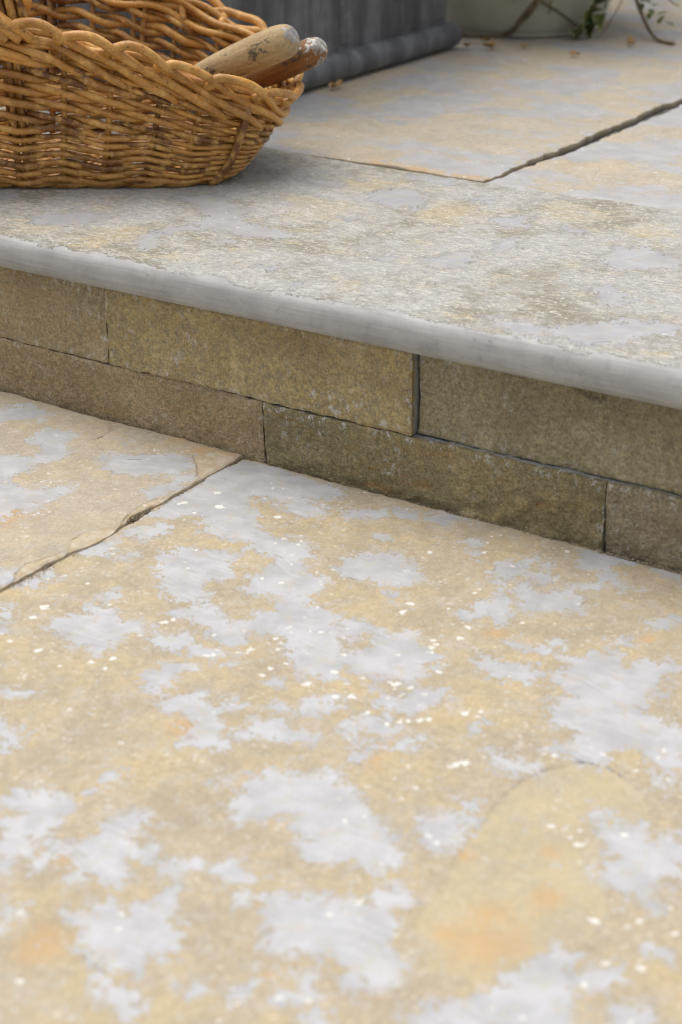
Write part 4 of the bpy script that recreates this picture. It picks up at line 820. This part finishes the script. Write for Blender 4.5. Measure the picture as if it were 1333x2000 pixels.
for (x, y, z, L, W) in [(a+.012, b+.006, c, d*1.15, e*1.15) for a, b, c, d, e in [(-.768, 1.478, .010, .040, .034), (-.757, 1.485, .022, .036, .030), (-.748, 1.490, .034, .034, .028), (-.742, 1.496, .048, .032, .026), (-.738, 1.50, .062, .030, .026), (-.735, 1.50, .078, .030, .024), (-.742, 1.49, .040, .028, .022), (-.752, 1.492, .030, .03, .024)]]:
    lv.add((x, y, ZT+z), (rng.uniform(-.8, .3), rng.uniform(-.9, -.3), rng.uniform(-.6, .2)), (rng.uniform(-.3, .3), rng.uniform(-.5, 0), 1), L, W, rng.random(), rng.uniform(.2, .7), rng.uniform(.1, .5))
for k in range(14):
    f = rng.random(); lv.add((-.700+.07*f+rng.gauss(0, .008), 1.575-.045*f+rng.gauss(0, .006), ZT+.065-.045*f+rng.uniform(0, .02)), (rng.uniform(-.5, 1), rng.uniform(-1, .5), rng.uniform(-.2, .7)), (0, 0, 1), .020, .014, .5+.5*rng.random(), .3, .3)
for k in range(420):
    a = rng.uniform(0, 360); r = .34*math.sqrt(rng.random()); q = (PC[0]+r*math.cos(a), PC[1]+r*math.sin(a), ZT+.29+rng.uniform(.02, .20)*(1-r*1.5))
    lv.add(q, (rng.uniform(-1, 1), rng.uniform(-1, 1), rng.uniform(-.4, .8)), (0, 0, 1), .04, .032, rng.random(), .3, .3)
for k in range(18):
    a = rng.uniform(-100, 60); h = rng.uniform(.09, .28); lv.add(onpot(a, h, .015), (math.cos(math.radians(a)), math.sin(math.radians(a)), -.8), (0, 0, 1), .035, .03, rng.random(), .3, .3)
lv.build('foliage', m_leaf, plant, pbz)

# fallen dry leaves by the planter and the pot
DL = [(-.871, 1.279, .013, 'tiny brown leaf fallen at the corner of the lead planter'), (-.832, 1.292, .020, 'curled brown leaf fallen in front of the cream pot, near the planter corner'),
      (-.880, 1.345, .014, 'brown leaf scrap tucked against the foot of the cream pot'),
      (-.786, 1.322, .014, 'small brown leaf lying in front of the middle of the cream pot'), (-.681, 1.303, .011, 'small brown crumb of leaf on the slab below the green trailing leaves'),
      (-.655, 1.447, .014, 'dry leaf on the slab to the right of the green trailing leaves'), (-.905, .86, .015, 'dark dry leaf at the foot of the planter moulding')]
for k, (x, y, L, lab) in enumerate(DL):
    if k == 6: x = -.868
    l = Leaves()
    for q in range(3): l.add((x+rng.gauss(0, .004), y+rng.gauss(0, .004), ZT+.0035), (rng.uniform(-1, 1), rng.uniform(-1, 1), .15), (rng.uniform(-.3, .3), 0, 1), L*rng.uniform(.8, 1.2), L*.7, rng.random(), .5, -.3)
    o = l.build('fallen_leaf', m_dry, None, (x, y, ZT)); o.location = (x, y, ZT); tag(o, lab, 'fallen leaf', 'dry leaves on the terrace')

# dark shrub at the back right
sb = (-1.0, 2.22, ZT); shrub = empty('dark_shrub', sb); tag(shrub, 'dark leafy shrub behind the cream pot', 'shrub')
l = Leaves()
for k in range(2200):
    a = rng.uniform(0, 6.283); r = .30*rng.random()**.5; z = rng.random()**1.3*.6
    l.add((sb[0]+r*math.cos(a)*(1-.4*z), sb[1]+.6*r*math.sin(a)*(1-.4*z), ZT+.012+z), (rng.uniform(-1, 1), rng.uniform(-1, 1), rng.uniform(-.6, .8)), (0, 0, 1), rng.uniform(.05, .09), rng.uniform(.03, .055), rng.random(), .3, .3)
l.build('foliage', m_dark, shrub, sb)
s_ = Rods()
for k in range(14):
    a = rng.uniform(0, 6.28); r = rng.uniform(.05, .25); s_.add(spline([(sb[0]+.05*math.cos(a), sb[1]+.05*math.sin(a), ZT+.001), (sb[0]+r*.5*math.cos(a), sb[1]+r*.3*math.sin(a), ZT+.3), (sb[0]+r*math.cos(a), sb[1]+r*.6*math.sin(a), ZT+.65)], 16), np.linspace(.009, .003, 16), .2, k=7)
s_.build('stem', m_stem, shrub, sb)
